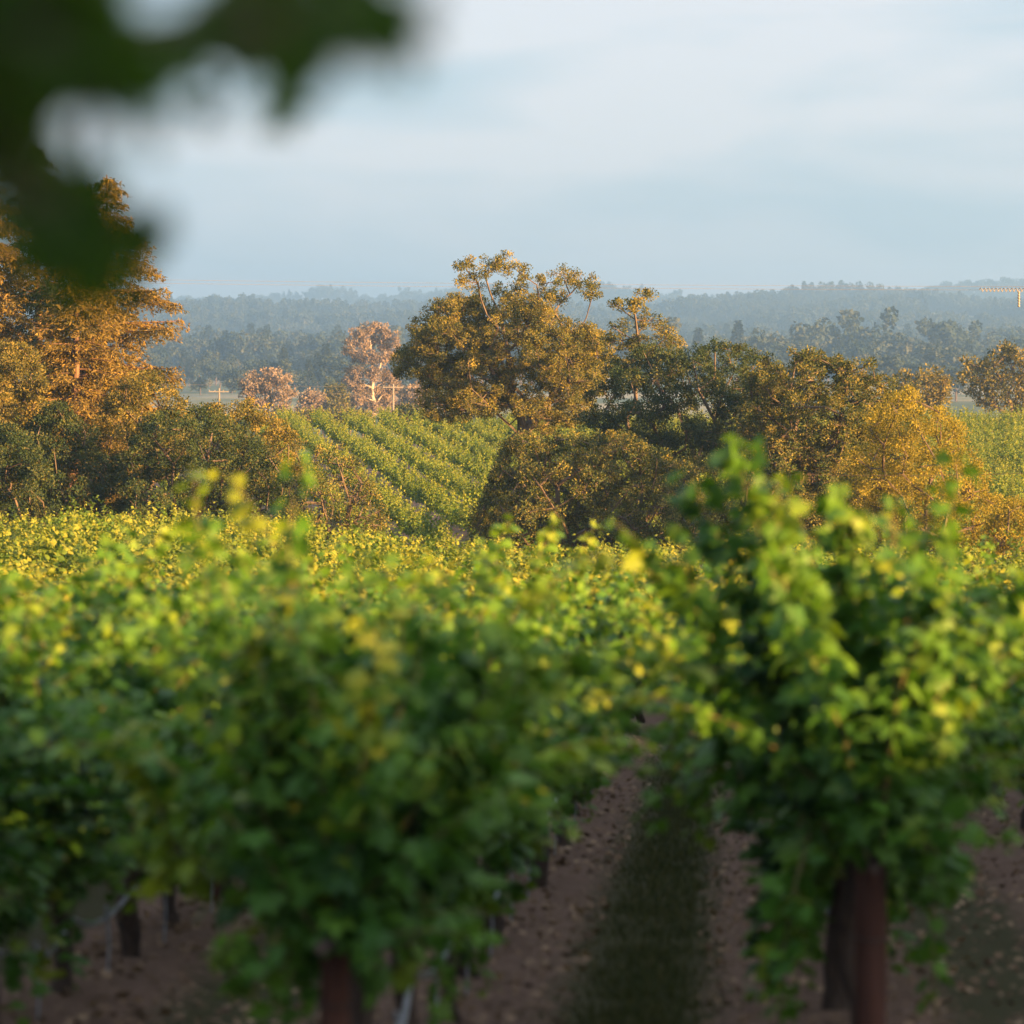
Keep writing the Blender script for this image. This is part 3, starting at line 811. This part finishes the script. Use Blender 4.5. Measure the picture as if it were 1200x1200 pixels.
small('field_oak', 'reddish oak with leaning limbs at the right edge on the vineyard crest', [(1122,430),(1130,418),(1145,422),(1160,418),(1172,406),(1186,404),(1200,410),(1222,420),(1235,445),(1230,470),(1200,484),(1160,480),(1142,470),(1128,455)], 330, 57, 'oak_brown', 1186, n=28, r=(8, 13), leaf=.25, per=30)
small('field_oak', 'small brown oak showing above the yellow willow', [(1048,450),(1055,438),(1075,438),(1092,432),(1108,436),(1112,450),(1108,470),(1080,485),(1050,475)], 320, 58, 'oak_brown', 1082, n=18, r=(7, 11), leaf=.25, per=30)
for i, (px, w) in enumerate([(352, 16), (372, 14), (390, 15), (408, 12), (424, 12), (330, 12)]):
    small('hedge_shrub', ['pale shrub on the field edge under the thin pinkish tree', 'pale shrub nearest the short pole on the field edge', 'pale shrub below the small green tree', 'pale low shrub just left of the gum trunk', 'pale low shrub at the foot of the gum trunk', 'pale shrub at the left end of the field edge'][i],
          [(px - w, 496), (px - w * .8, 487), (px - w * .2, 482), (px + w * .5, 483), (px + w, 490), (px + w, 497)], 420, 60 + i, 'oak', px, n=8, r=(5, 8), leaf=.28, cat='bush', per=20)

# ---------------------------------------------------------------- utility poles, cables, far houses
def utility_pole(px, top, d, label, arms=1, h_arm=1.6, grp=None):
    b = on_ground(px, d); tz = CZ - (top - HOR) / F * d; H = tz - b[2]
    o = empty('utility_pole', b)
    g = Geo(); geo_tube(g, [[0, 0, -.3], [0, 0, H]], [.17, .12], 10); link('pole', g.mesh('pole', M['post_grey'], True), o)
    for k in range(arms):
        z = H - .5 - .9 * k
        g = Geo(); geo_box(g, (0, -.2, z), (2 * h_arm, .14, .16)); link('crossarm', g.mesh('crossarm', M['post_grey']), o)
        for s in (-.95, -.4, .4, .95):
            g = Geo(); zz = np.array([0, .06, .1, .16, .22]); geo_tube(g, np.column_stack([zz * 0 + s * h_arm, zz * 0 - .2, z + .08 + zz]), [.02, .07, .05, .08, .03], 8)
            link('insulator', g.mesh('insulator', M['porcelain'], True), o)
    return tag(o, label, 'pole', grp)
utility_pole(257, 455, 560, 'pale utility pole with crossarm rising behind the sunlit oak')
utility_pole(461, 450, 560, 'pale utility pole with crossarm beside the tall gum')
utility_pole(360, 457, 640, 'dim utility pole behind the thin pinkish tree')
utility_pole(379, 480, 420, 'short wooden pole standing in the shrubs of the field edge', arms=0)
utility_pole(1296, 322, 200, 'roadside utility pole just right of the view', h_arm=1.3)
utility_pole(-190, 310, 205, 'roadside utility pole left of the view behind the firs', h_arm=1.3)

def cable(a, b, sag, label, r=.007, name='power_cable', m='cable', grp=None, n=50):
    a, b = np.array(a), np.array(b); t = np.linspace(0, 1, n)
    pts = a + (b - a) * t[:, None] - np.array([0, 0, 1]) * (4 * sag * t * (1 - t))[:, None]
    g = Geo(); geo_tube(g, pts - a, r, 6)
    o = link(name, g.mesh(name, M[m], True), loc=a)
    tag(o, label, 'cable', grp)
    return o, pts
o1, c1 = cable(P(-190, 322, 205), P(1296, 336, 200), .15, 'upper overhead cable crossing the sky above the tall oak')
o2, c2 = cable(P(-190, 326, 204), P(1296, 340, 199), .15, 'lower overhead cable ending in a pale spiral at the right')
# spiral tie wrapped round the lower cable near its right end, and a hanging insulator
g = Geo(); tt_ = np.linspace(0, 1, 420); a_ = P(1148, 339.6, 199.1); e_ = P(1240, 339.9, 199); 
sp = a_ + (e_ - a_) * tt_[:, None] + np.column_stack([0 * tt_, np.cos(tt_ * 2 * pi * 20), np.sin(tt_ * 2 * pi * 20)]) * .10
geo_tube(g, sp - a_, .022, 6)
tag(link('spiral_damper', g.mesh('spiral_damper', M['porcelain'], True), loc=a_), 'pale spiral damper wound on the cable at the right edge', 'cable damper')
g = Geo(); p_ = P(1194, 341.5, 199); zz = np.linspace(0, -.85, 18); geo_tube(g, np.column_stack([zz * 0, zz * 0, zz]), np.where(np.arange(18) % 3 == 1, .085, .045), 8)
tag(link('hanging_insulator', g.mesh('hanging_insulator', M['porcelain'], True), loc=p_), 'small hanging insulator below the cable at the right edge', 'insulator')
cable(P(160, 449, 562), P(560, 452, 562), .3, 'upper thin cable strung before the distant gum', .012)
cable(P(160, 457, 561), P(560, 461, 561), .3, 'lower thin cable strung before the distant gum', .012)
cable(P(930, 556, 110), P(1330, 549, 110), .1, 'slack wire running in front of the yellow willow', .006, m='band')

def house(name, px, base_row, d, w, dep, h, label, rz=0.15):
    x = (px - 600) / F * d; zb = CZ - (base_row - HOR) / F * d; zb = min(zb, GZ(x, d) + 14)
    o = empty(name, (x, d, GZ(x, d)), rz); H = h + zb - GZ(x, d)
    H = max(h, H)
    g = Geo(); geo_box(g, (0, 0, H / 2), (w, dep, H)); link('wall', g.mesh('wall', M['white']), o)
    g = Geo(); e = .5; rh = w * .12
    v = [[-w/2-e,-dep/2-e,H+.01],[w/2+e,-dep/2-e,H+.01],[w/2+e,dep/2+e,H+.01],[-w/2-e,dep/2+e,H+.01],[-w/2-e,0,H+rh],[w/2+e,0,H+rh]]
    g.add(v, [[0,1,5,4],[2,3,4,5]]); g.add(v, [[1,2,5],[3,0,4]]); g.add(v, [[3,2,1,0]])
    link('roof', g.mesh('roof', M['white' if 'barn' in name else 'roofgrey']), o)
    for k in range(3):
        g = Geo(); geo_box(g, ((k - 1) * w * .28, -dep / 2 - .02, H - h * .5), (w * .1, .08, h * .3)); link('window', g.mesh('window', M['darkglass']), o)
    return tag(o, label, 'building')
house('white_barn', 1109, 401, 2600, 12, 9, 2.6, 'white barn roof among the misty trees at the right')
house('farmhouse', 1052, 394, 2700, 3.5, 4, 2.6, 'tiny white house left of the white barn among trees')

# ---------------------------------------------------------------- vineyard
SL_R = .0576
ROWA = -math.atan(SL_R)
def vine_data(seed, n=21, upright=5, leafs=(.066, .118), width=1.0, half=.9, step=.055, skirt=4, extra=None, openleft=False, hang=9, reps=3):
    """one sprawling vine: shoots from a cordon along local y; returns leaves and shoot curves"""
    rng = np.random.default_rng(seed)
    pos = []; nn = []; tt = []; sz = []; tn = []; cur = []
    sh = []
    for i in range(n): sh.append(('s', rng.uniform(-half, half)))
    for i in range(upright): sh.append(('u', rng.uniform(-half, half)))
    for i in range(skirt): sh.append(('k', rng.uniform(-half, half)))
    for i in range(hang): sh.append(('h', rng.uniform(-half, half)))
    for e in (extra or []): sh.append(('e', e))
    for kind, y0 in sh:
        side = rng.choice([-1, 1])
        p = np.array([0.02 * side, y0 if kind != 'e' else y0[0], 1.0 + rng.uniform(-.04, .08)])
        if kind == 's': d = np.array([side * rng.uniform(.1, .95) * width, rng.normal(0, .28), 1.0]); L = rng.uniform(.8, 1.75); gr = rng.uniform(.035, .12)
        elif kind == 'u': d = np.array([rng.normal(0, .2), rng.normal(0, .2), 1.0]); L = rng.uniform(1.0, 1.4); gr = rng.uniform(.0, .025)
        elif kind == 'k': d = np.array([side * rng.uniform(.3, 1.0), rng.normal(0, .35), rng.uniform(.0, .5)]); L = rng.uniform(.7, 1.3); gr = rng.uniform(.14, .30)
        elif kind == 'h': p[0] = side * rng.uniform(.05, .3); d = np.array([side * .2, rng.normal(0, .3), -.6]); L = rng.uniform(.35, .92); gr = .12
        else: p = np.array([y0[1], y0[0], 1.1]); d = np.array([y0[2], 0, 1.0]); L = y0[3]; gr = 0.0; side = 1 if y0[2] >= 0 else -1
        d = d / np.linalg.norm(d); m = int(L / step); pts = [p.copy()]
        w = rng.normal(0, .05, 3)
        for k in range(m):
            d = d + np.array([0, 0, -gr]) * (1.2 * (k / m)) + (rng.normal(0, .05, 3) + w * .3) * (.25 if kind == 'e' else 1)
            d = d / np.linalg.norm(d); p = p + d * step
            if p[2] < (.16 if kind == 'h' else .35): break
            pts.append(p.copy())
        pts = np.array(pts)
        bad = np.abs(pts[:, 0]) > .28 + .95 * np.maximum(0, pts[:, 2] - .76)
        if openleft: bad &= pts[:, 0] > 0
        if bad.any(): pts = pts[:int(np.argmax(bad))]
        c = len(pts)
        if c < 3: continue
        cur.append(pts)
        stint = rng.normal(.40, .17)
        for rep in range(reps + 3 * (kind == 'e')):
            keep = np.arange(1, c) if rep == 0 else np.arange(1, c)[rng.random(c - 1) < .85]
            q = pts[keep]; nq = len(q); fr = keep / c
            o_ = rdir(rng, nq); o_[:, 2] = o_[:, 2] * .5 + .15
            ax = np.column_stack([np.sign(q[:, 0]) * np.minimum(np.abs(q[:, 0]) * 2, 1), np.zeros(nq), np.zeros(nq)])
            pos.append(q + o_ * rng.uniform(.015, .075 if kind != 'e' else .095, nq)[:, None])
            nn.append(ax * .7 + np.array([0, 0, .42]) + o_ * .6 + rng.normal(0, .42, (nq, 3)))
            tt.append(o_ * .8 + ax * .3 + np.array([0, 0, -.55]) + rng.normal(0, .35, (nq, 3)))
            sz.append(rng.uniform(leafs[0], leafs[1], nq) * (1.12 - (.55 if kind != 'e' else .3) * fr ** 2))
            tn.append(np.clip(stint + rng.normal(0, .09, nq) + .36 * fr ** 3, 0, 1))
    pos, nn, tt, sz, tn = [np.concatenate(a) for a in (pos, nn, tt, sz, tn)]
    lim = .22 + .95 * np.maximum(0, pos[:, 2] - .76) + rng.normal(0, .05, len(pos))
    k = (np.abs(pos[:, 0]) < lim) | ((pos[:, 0] < 0) if openleft else False)
    return [pos[k], nn[k], tt[k], sz[k], tn[k], cur]

def canopy_mesh(data, tmpl, thin=1.0, grow=1.0, rng=None):
    pos, nn, tt, sz, tn, cur = data
    if thin < 1: k = rng.random(len(pos)) < thin; pos, nn, tt, sz, tn = pos[k], nn[k], tt[k], sz[k], tn[k]
    g = Geo(); geo_leaves(g, pos, nn, tt, sz * grow, tmpl, tn)
    return g
def trunk_geo(seed, g=None, mi=0, h=1.0):
    rng = np.random.default_rng(seed); g = g or Geo()
    z = np.linspace(-.08, h - .03, 9)
    pts = np.column_stack([np.cumsum(rng.normal(0, .024, 9)), np.cumsum(rng.normal(0, .03, 9)), z]); pts[:, :2] -= pts[0, :2]
    geo_tube(g, pts, .040 * rng.uniform(.7, 1.45, 9) * np.linspace(1.25, .9, 9), 8, mi); return g
def cordon_geo(seed, g=None, mi=0, half=.88):
    rng = np.random.default_rng(seed + 5); g = g or Geo()
    y = np.linspace(-half, half, 15)
    geo_tube(g, np.column_stack([rng.normal(0, .012, 15), y, .97 + rng.normal(0, .014, 15) - .05 * np.exp(-(y / .2) ** 2)]), .026 * rng.uniform(.8, 1.3, 15), 7, mi); return g
NV = 5; NH = 3
V_near = []; V_far = []; V_hang = []; V_low = []
rv = np.random.default_rng(5)
def cane_mesh(cur):
    g = Geo()
    for c in cur:
        if len(c) > 2: geo_tube(g, c, np.linspace(.006, .0025, len(c)), 4, cap=False)
    return g.mesh('cane', M['cane'])
for i in range(NV):
    da = vine_data(300 + i, width=.72, skirt=3)
    V_near.append((trunk_geo(i).mesh('trunk', M['vinewood'], True), cordon_geo(i).mesh('cordon', M['vinewood'], True), canopy_mesh(da, T_GRAPE).mesh('foliage', M['vine']), cane_mesh(da[5])))
    da = vine_data(330 + i, n=16, upright=11, width=.62, hang=0, reps=2, leafs=(.08, .135)); g = canopy_mesh(da, T_HEX, .85, 1.08, rv); trunk_geo(i, g, 1)
    V_far.append(g.mesh('grapevine', [M['vine_far'], M['vinewood']]))
for i in range(NH):
    da = vine_data(360 + i, n=36, hang=24, skirt=12, width=.9, upright=5)
    V_hang.append((trunk_geo(i + 30).mesh('trunk', M['vinewood'], True), cordon_geo(i + 30).mesh('cordon', M['vinewood'], True), canopy_mesh(da, T_GRAPE).mesh('foliage', M['vine']), cane_mesh(da[5])))
for i in range(4):
    da = vine_data(400 + i, n=17, upright=4, leafs=(.11, .17), step=.1, skirt=0, width=.42, hang=0, reps=2)
    V_low.append((canopy_mesh(da, T_DIAMOND, 1, 1.25, rv).mesh('foliage', M['vine_far']), trunk_geo(i + 9).mesh('trunk', M['vinewood'])))

G_ROW = {-1: ('leafy grapevine in the row just left of the bare alley', 'grapevines in the row left of the alley'),
         0: ('leafy grapevine in the row running behind the tall brown post', 'grapevines in the row behind the brown post'),
         -2: ('leafy grapevine in the second row left of the alley', 'grapevines in the second row left of the alley')}
def glabel(k, d):
    if k in G_ROW and d < 40: return G_ROW[k]
    if d < 48: return ('green grapevine in the shaded rows at the sides of the near vineyard', 'shaded grapevines at the sides of the near vineyard')
    if k < -1: return ('sun tipped grapevine in the lower vineyard before the left trees', 'sun tipped grapevines before the left trees')
    return ('sun tipped grapevine in the lower vineyard before the tall oak', 'sun tipped grapevines before the oak belt')

def full_vine(i, x, y, rz, label, group, name='grapevine', meshes=None, s=1.0, zs=1.0):
    me = meshes or V_near[i]
    r = empty(name, (x, y, GZ(x, y)), rz); r.scale = (s, s, s * zs)
    for nm, m_ in zip(('trunk', 'cordon', 'foliage', 'cane'), me): link(nm, m_, r)
    return tag(r, label, 'grapevine', group)

stuff_p = []; n_obj = 0; src_v = []; src_low = []
for k in range(-14, 12):
    u = .574 + 1.8 * k
    start = {-1: 12.05, 0: 14.3}.get(k, 12.0 + (k * 37 % 10) * .18)
    if k > 0: start = 15.5 + (k % 3) * .5
    s = 0
    while True:
        y = start + s * 1.8; s += 1
        if y > 112: break
        x = u + SL_R * y
        jit = rv.normal(0, .06); x += jit
        z = GZ(x, y)
        # the near field ends before the tree belt
        if y > 106 - .5 * max(0, x) : break
        px, py = project((x, y, z + 1.6))
        half_w = F * 1.0 / y
        inside = -half_w < px < 1200 + half_w
        if not inside and (px < -700 or px > 1900): continue
        flip = rv.integers(2) * pi; i = int(rv.integers(NV)); sc = rv.uniform(.88, 1.08) if y < 34 else rv.uniform(.80, 1.14)
        if inside and y < 34 and not (k in (-1, 0) and s == 1):
            lab, grp = glabel(k, y)
            full_vine(i, x, y, ROWA + flip, lab, grp, s=sc, zs=.86, meshes=V_hang[i % NH] if (k == -2 and y < 21) or (k == -3 and y < 30) or (k == 0 and y < 18) else None); n_obj += 1
        elif inside and 34 <= y < 72:
            lab, grp = glabel(k, y)
            o = link('grapevine', V_far[i], loc=(x, y, z)); o.rotation_euler = (0, 0, ROWA + flip); o.scale = (sc, sc, sc * .86)
            tag(o, lab, 'grapevine', grp); n_obj += 1
            if len(src_v) <= i or True: src_v.append((i, o))
        elif not (k in (-1, 0) and s == 1):
            stuff_p.append((x, y, z, ROWA + flip, sc))
print('vine objects', n_obj, 'stuff', len(stuff_p))
# one each of the lighter vine build stands in the near field too
low_objs = []
for i in range(4):
    x, y, z, rz, sc = [q for q in stuff_p if 74 < q[1] < 100 and abs(q[0]) < 10][i * 7]
    stuff_p.remove((x, y, z, rz, sc))
    o = empty('grapevine', (x, y, z), rz); low_objs.append(link('foliage', V_low[i][0], o)); link('trunk', V_low[i][1], o)
    tag(o, 'sun tipped grapevine in the last rows under the tree belt', 'grapevine', 'grapevines in the last rows under the tree belt')
sv = [next(o for j, o in src_v if j == i) for i in range(NV)]
sp_ = np.array(stuff_p)
scatter('vine_rows', sp_[:, :3], sp_[:, 3], sp_[:, 4], rv.integers(0, NV, len(sp_)), sv, 'rest of the near vineyard rows before the trees', 'vineyard')

# the two big vines at the row ends
y0 = 12.05; x0 = -1.228 + SL_R * y0
da = vine_data(501, n=34, upright=10, reps=3, skirt=12, hang=22, width=1.05, leafs=(.066, .12), extra=[(-.5, -.18, -.08, .98), (-.45, -.12, -.04, .90), (-.5, .20, .22, .98), (-.45, .25, .27, .95), (-.3, .32, .36, .90), (-.6, -.45, -.35, .62), (-.2, .05, .05, .80), (-.4, -.1, .1, .8)])
full_vine(0, x0, y0, ROWA, 'big bushy grapevine with yellow tipped shoots at the near end left of the alley', None, zs=.91,
          meshes=(trunk_geo(71).mesh('trunk', M['vinewood'], True), cordon_geo(71).mesh('cordon', M['vinewood'], True), canopy_mesh(da, T_GRAPE).mesh('foliage', M['vine']), cane_mesh(da[5])))
y0 = 14.3; x0 = .574 + SL_R * y0
da = vine_data(502, n=32, upright=8, reps=3, skirt=14, hang=26, width=1.0, openleft=True, leafs=(.066, .12), extra=[(-.5, -.10, -.28, 1.50), (-.5, -.16, -.32, 1.42), (-.6, -.02, -.22, 1.3), (-.4, .0, -.05, 1.2), (-.45, .12, .22, 1.15), (-.5, -.45, -.30, 1.12), (-.4, -.05, .02, 1.22)])
full_vine(1, x0, y0, ROWA, 'tall grapevine with long shoots against the trees growing round the brown post', None,
          meshes=(trunk_geo(72).mesh('trunk', M['vinewood'], True), cordon_geo(72).mesh('cordon', M['vinewood'], True), canopy_mesh(da, T_GRAPE).mesh('foliage', M['vine']), cane_mesh(da[5])))

# far vineyard on the rise behind the belt
pts = []
lean = -.11
for k in range(-80, 80):
    u = k * 2.45
    for y in np.arange(136, 268, 1.9):
        x = u + lean * (y - 136) + rv.normal(0, .08); y_ = y + rv.uniform(-.3, .3)
        if abs(x) > .165 * y + 6: continue
        pts.append((x, y_, GZ(x, y_), math.atan(-lean) + rv.integers(2) * pi, rv.uniform(.72, 1.0)))
pts = np.array(pts); print('far vines', len(pts))
scatter('far_vineyard', pts[:, :3], pts[:, 3], pts[:, 4], rv.integers(0, 4, len(pts)), low_objs, 'sunlit far vineyard rows fanning over the rise behind the oak', 'vineyard')

# posts: round redwood end post and line posts
def wooden_post(x, y, h, r, label, grp=None, seed=0):
    b = (x, y, GZ(x, y)); o = empty('wooden_post', b); rg = np.random.default_rng(seed)
    zz = np.linspace(-.2, h, 12); g = Geo()
    geo_tube(g, np.column_stack([zz * 0, zz * 0, zz]), r * (1 + rg.normal(0, .045, 12)) * np.linspace(1.06, .96, 12), 14)
    link('shaft', g.mesh('shaft', M['post'], True), o)
    for zb in (.62, .95):
        g = Geo(); a = np.linspace(0, 2 * pi, 25); geo_tube(g, np.column_stack([np.cos(a) * (r + .004), np.sin(a) * (r + .004), zb + 0 * a + .01 * np.sin(a)]), .006, 6, cap=False)
        link('wire_tie', g.mesh('wire_tie', M['band'], True), o)
    return tag(o, label, 'post', grp)
wooden_post(.574 + SL_R * 13.7, 13.7, 1.2, .06, 'round reddish brown post at the near end of the row right of the alley')
wooden_post(-1.228 + SL_R * 11.5, 11.5, .95, .05, 'reddish post under the big bushy vine, the nearer of two')
wooden_post(-1.32 + SL_R * 12.9, 12.9, 1.0, .05, 'reddish post under the big bushy vine, the farther of two')
for i, y in enumerate((19.3, 24.7, 30.1)):
    wooden_post(-1.228 + SL_R * y, y, 1.15, .045, 'dark line post among the vine trunks beside the bare alley', 'line posts left of the alley', i)
for i, y in enumerate((21.5, 26.9)):
    wooden_post(-3.028 + SL_R * y, y, 1.15, .045, 'dark line post in the second row left of the alley', 'line posts in the second row', 9 + i)

# stakes at the trunks (thin, dark)
# drip hose along three rows
def drip_hose(k, y0, y1, label, seed):
    rg = np.random.default_rng(seed); u = .574 + 1.8 * k
    ys_ = np.arange(y0, y1, .15); ph = ((ys_ - y0) / 1.8) % 1
    x = u + SL_R * ys_ + .05 + .02 * np.sin(ys_ * 2.1); z = ground_z(x, ys_) + .44 - .10 * np.sin(ph * pi) + .02 * np.sin(ys_ * 1.3 + seed) 
    a = np.array([x[0], ys_[0], z[0]]); o = empty('drip_hose', a)
    g = Geo(); geo_tube(g, np.column_stack([x, ys_, z]) - a, .012, 7); link('hose', g.mesh('hose', M['hose'], True), o)
    for y in np.arange(y0 + .9, min(y1, y0 + 22), 1.8):
        g = Geo(); xx = u + SL_R * y + .05; zz = GZ(xx, y)
        geo_tube(g, np.array([[xx, y, zz + .40], [xx + .01, y + .02, zz + .2], [xx, y + .01, zz + .02]]) - a, [.009, .007, .006], 6)
        link('dripper', g.mesh('dripper', M['hose'], True), o)
    tag(o, label, 'hose')
drip_hose(-1, 12.2, 45, 'pale drip hose sagging along the trunks beside the bare alley', 1)
drip_hose(-2, 13, 45, 'pale drip hose along the second row at the lower left', 2)
drip_hose(0, 14.5, 45, 'pale drip hose in the row behind the tall brown post', 3)

# alley grass and leaf litter
rg = np.random.default_rng(8); n = 26000
y = 12.5 + 34 * rg.random(n) ** 1.4; uu = rg.normal(-.40, .23, n); x = uu + SL_R * y
g = Geo(); pos = np.column_stack([x, y, ground_z(x, y) - .045])
tl = np.column_stack([rg.normal(0, .5, n), rg.normal(0, .5, n), np.ones(n)])
geo_leaves(g, pos, rdir(rg, n), tl, rg.uniform(.03, .10, n), (np.array([[-.07, 0, 0], [.07, 0, 0], [.03, .6, .05], [0, 1, .16]]), np.array([[0, 1, 2], [0, 2, 3]])), np.clip(rg.normal(.45, .25, n), 0, 1))
tag(link('grass', g.mesh('grass', M['grass'])), 'dull grass strip down the middle of the alley', 'grass', kind='stuff')
n = 16000; y = 12 + 36 * rg.random(n) ** 1.5; uu = rg.uniform(-3.4, 2.6, n); x = uu + SL_R * y
kx = np.abs(uu + .4) > .3; x, y, uu = x[kx], y[kx], uu[kx]; n = len(x)
g = Geo(); pos = np.column_stack([x, y, ground_z(x, y) + .05 * np.cos((uu - .574) * 2 * pi / 1.8) + rg.uniform(0, .02, n)])
geo_leaves(g, pos, np.array([0, 0, 1.0]) + rg.normal(0, .45, (n, 3)), rdir(rg, n) * np.array([1, 1, .3]), rg.uniform(.02, .07, n), T_HEX, np.clip(rg.normal(.5, .28, n), 0, 1))
tag(link('leaf_litter', g.mesh('leaf_litter', M['litter'])), 'dry leaves and clods strewn over the alley soil', 'leaf litter', kind='stuff')

# ---------------------------------------------------------------- overhanging branch, close to the lens
OVD = 2.2
cover = [(0,20,70),(60,10,70),(120,30,60),(40,75,45),(150,90,40),(170,60,50),(240,48,36),(260,15,45),(300,45,44),(322,80,26),(326,108,16),(334,128,8),(362,34,34),(400,18,28),(440,14,26),(470,42,20),(488,66,14),(494,80,8),(504,18,22),
         (5,120,26),(10,180,44),(60,205,34),(90,215,20),(30,240,44),(80,250,34),(105,275,26),(60,290,30),(110,292,20),(140,298,14),(158,304,8),(20,285,30),(200,90,14),(0,95,40),(15,130,34),(190,105,24),(182,148,18),(165,190,20),(120,268,22),(142,296,20),(164,308,10)]
holes = [(196,6,56),(146,122,46),(100,140,50),(58,146,44)]
rg = np.random.default_rng(19)
tips = []
wts = np.array([c[2] ** 2 for c in cover], float); wts /= wts.sum()
cl = []
while len(cl) < 70:
    cx, cy, cr = cover[rg.choice(len(cover), p=wts)]
    a, q = rg.uniform(0, 2 * pi), cr * sqrt(rg.random())
    x, y = cx + q * cos(a), cy + q * sin(a)
    if any(math.hypot(x - hx, y - hy) < hr for hx, hy, hr in holes): continue
    cl.append((x, y, rg.uniform(-.35, .7)))
for i_ in range(350):
    x, y, dz = cl[rg.integers(len(cl))]
    x, y = x + rg.normal(0, 16), y + rg.normal(0, 16)
    if any(math.hypot(x - hx, y - hy) < hr * .8 for hx, hy, hr in holes): continue
    tips.append(P(x, y, OVD + dz + rg.normal(0, .05)))
tips = np.array(tips)
tb = np.array([-2.6, 2.4, GZ(-2.6, 2.4)])
sk = Skel(9000); r0_ = sk.add(tb - np.array([0, 0, .2]), -1)
sk.path([tb, tb + np.array([.1, .1, 1.3]), tb + np.array([.5, .4, 2.2]), P(-330, 20, OVD), P(-60, 60, OVD), P(120, 30, OVD + .1), P(300, 25, OVD), P(440, 15, OVD)], r0_, rg, .3, .2)
sk.path([P(-20, 140, OVD), P(0, 220, OVD), P(90, 285, OVD)], int(np.argmin(np.linalg.norm(sk.p[:sk.n] - P(-60, 60, OVD), axis=1))), rg, .3, .1)
cano = []
for i in range(26):                        # the rest of its crown, up and out of the view
    c = tb + np.array([rg.uniform(-1.6, 1.5), rg.uniform(-1.8, 1.0), rg.uniform(2.9, 4.6)]); cano.append(c)
for q in np.concatenate([tips, np.array(cano)]): sk.connect(q, rg, .4, .15, lo=3, step=.12)
rr = sk.radii(.0012, 2.2, .14)
g = Geo(); sk.geo(g, rr, .0009, 5)
o = empty('overhanging_tree', tb)
c = link('trunk', g.mesh('trunk', M['bark_dark']), o); c.location = -tb
ci = np.repeat(np.arange(26), 60); cp = np.array(cano)[ci] + rg.normal(0, .28, (len(ci), 3))
tp_ = np.concatenate([tips, tips + rg.normal(0, .012, tips.shape), cp]); n = len(tp_)
g = Geo(); geo_leaves(g, tp_, rdir(rg, n) * .8 + np.array([0, -.3, .5]), rdir(rg, n) + np.array([.2, 0, -.7]), rg.uniform(.026, .046, n), T_GRAPE, np.clip(rg.normal(.45, .2, n), 0, 1))
c = link('leaves', g.mesh('leaves', M['over']), o); c.location = -tb
tag(o, 'blurred dark leafy branch hanging into the top left close to the camera', 'tree')

# ---------------------------------------------------------------- unseen oak thickets added on the sunward side to cast shade
def copy_thing(src, name, loc, rz, sc):
    c = src.copy(); COL.objects.link(c); c.location = loc; c.rotation_euler = (0, 0, rz); c.scale = sc; c.name = name
    for ch in src.children:
        q = ch.copy(); COL.objects.link(q); q.parent = c
    return c
th = bpy.data.objects['oak_thicket']; lo_ = bpy.data.objects['live_oak']
for i, (x, y, s, sz_) in enumerate([(35, -30, .7, .45), (35, -21, .6, .4), (34.5, -13.5, .45, .30), (34, -7, .5, .26), (34.5, 1, .45, .2), (34, 10, .5, .24), (34, 19, .5, .2)]):
    c = copy_thing(th, 'added_shade_thicket', (x, y, GZ(x, y)), 1.4 + i * .7 if i % 2 else 1.7, (s, s, s * sz_))
    tag(c, 'unseen low oak scrub added to shade the near vines', 'bush', 'unseen oak scrub added on the bank')
c = copy_thing(th, 'added_shade_thicket', (25.5, -15.0, GZ(25.5, -15.0)), .8, (.62, .62, .85))
tag(c, 'unseen tall oak thicket added to shade the overhanging branch', 'bush')

# ---------------------------------------------------------------- haze
g = Geo(); z0, z1 = -15.5, 175.0
geo_box(g, (0, 3725, (z0 + z1) / 2), (3460, 7770, z1 - z0))
hm, N, L, p = mat_new('valley_haze')
N.remove(p)
pv = N.new('ShaderNodeVolumePrincipled')
pv.inputs['Color'].default_value = (.44, .73, 1.0, 1)
pv.inputs['Density'].default_value = .00025
pv.inputs['Anisotropy'].default_value = .55
pv.inputs['Density Attribute'].default_value = ''
pv.inputs['Color Attribute'].default_value = ''
pv.inputs['Temperature Attribute'].default_value = ''
L.new(pv.outputs[0], N['Material Output'].inputs['Volume'])
tag(link('haze', g.mesh('haze', hm)), 'thin blue morning haze filling the valley', 'haze', kind='stuff')
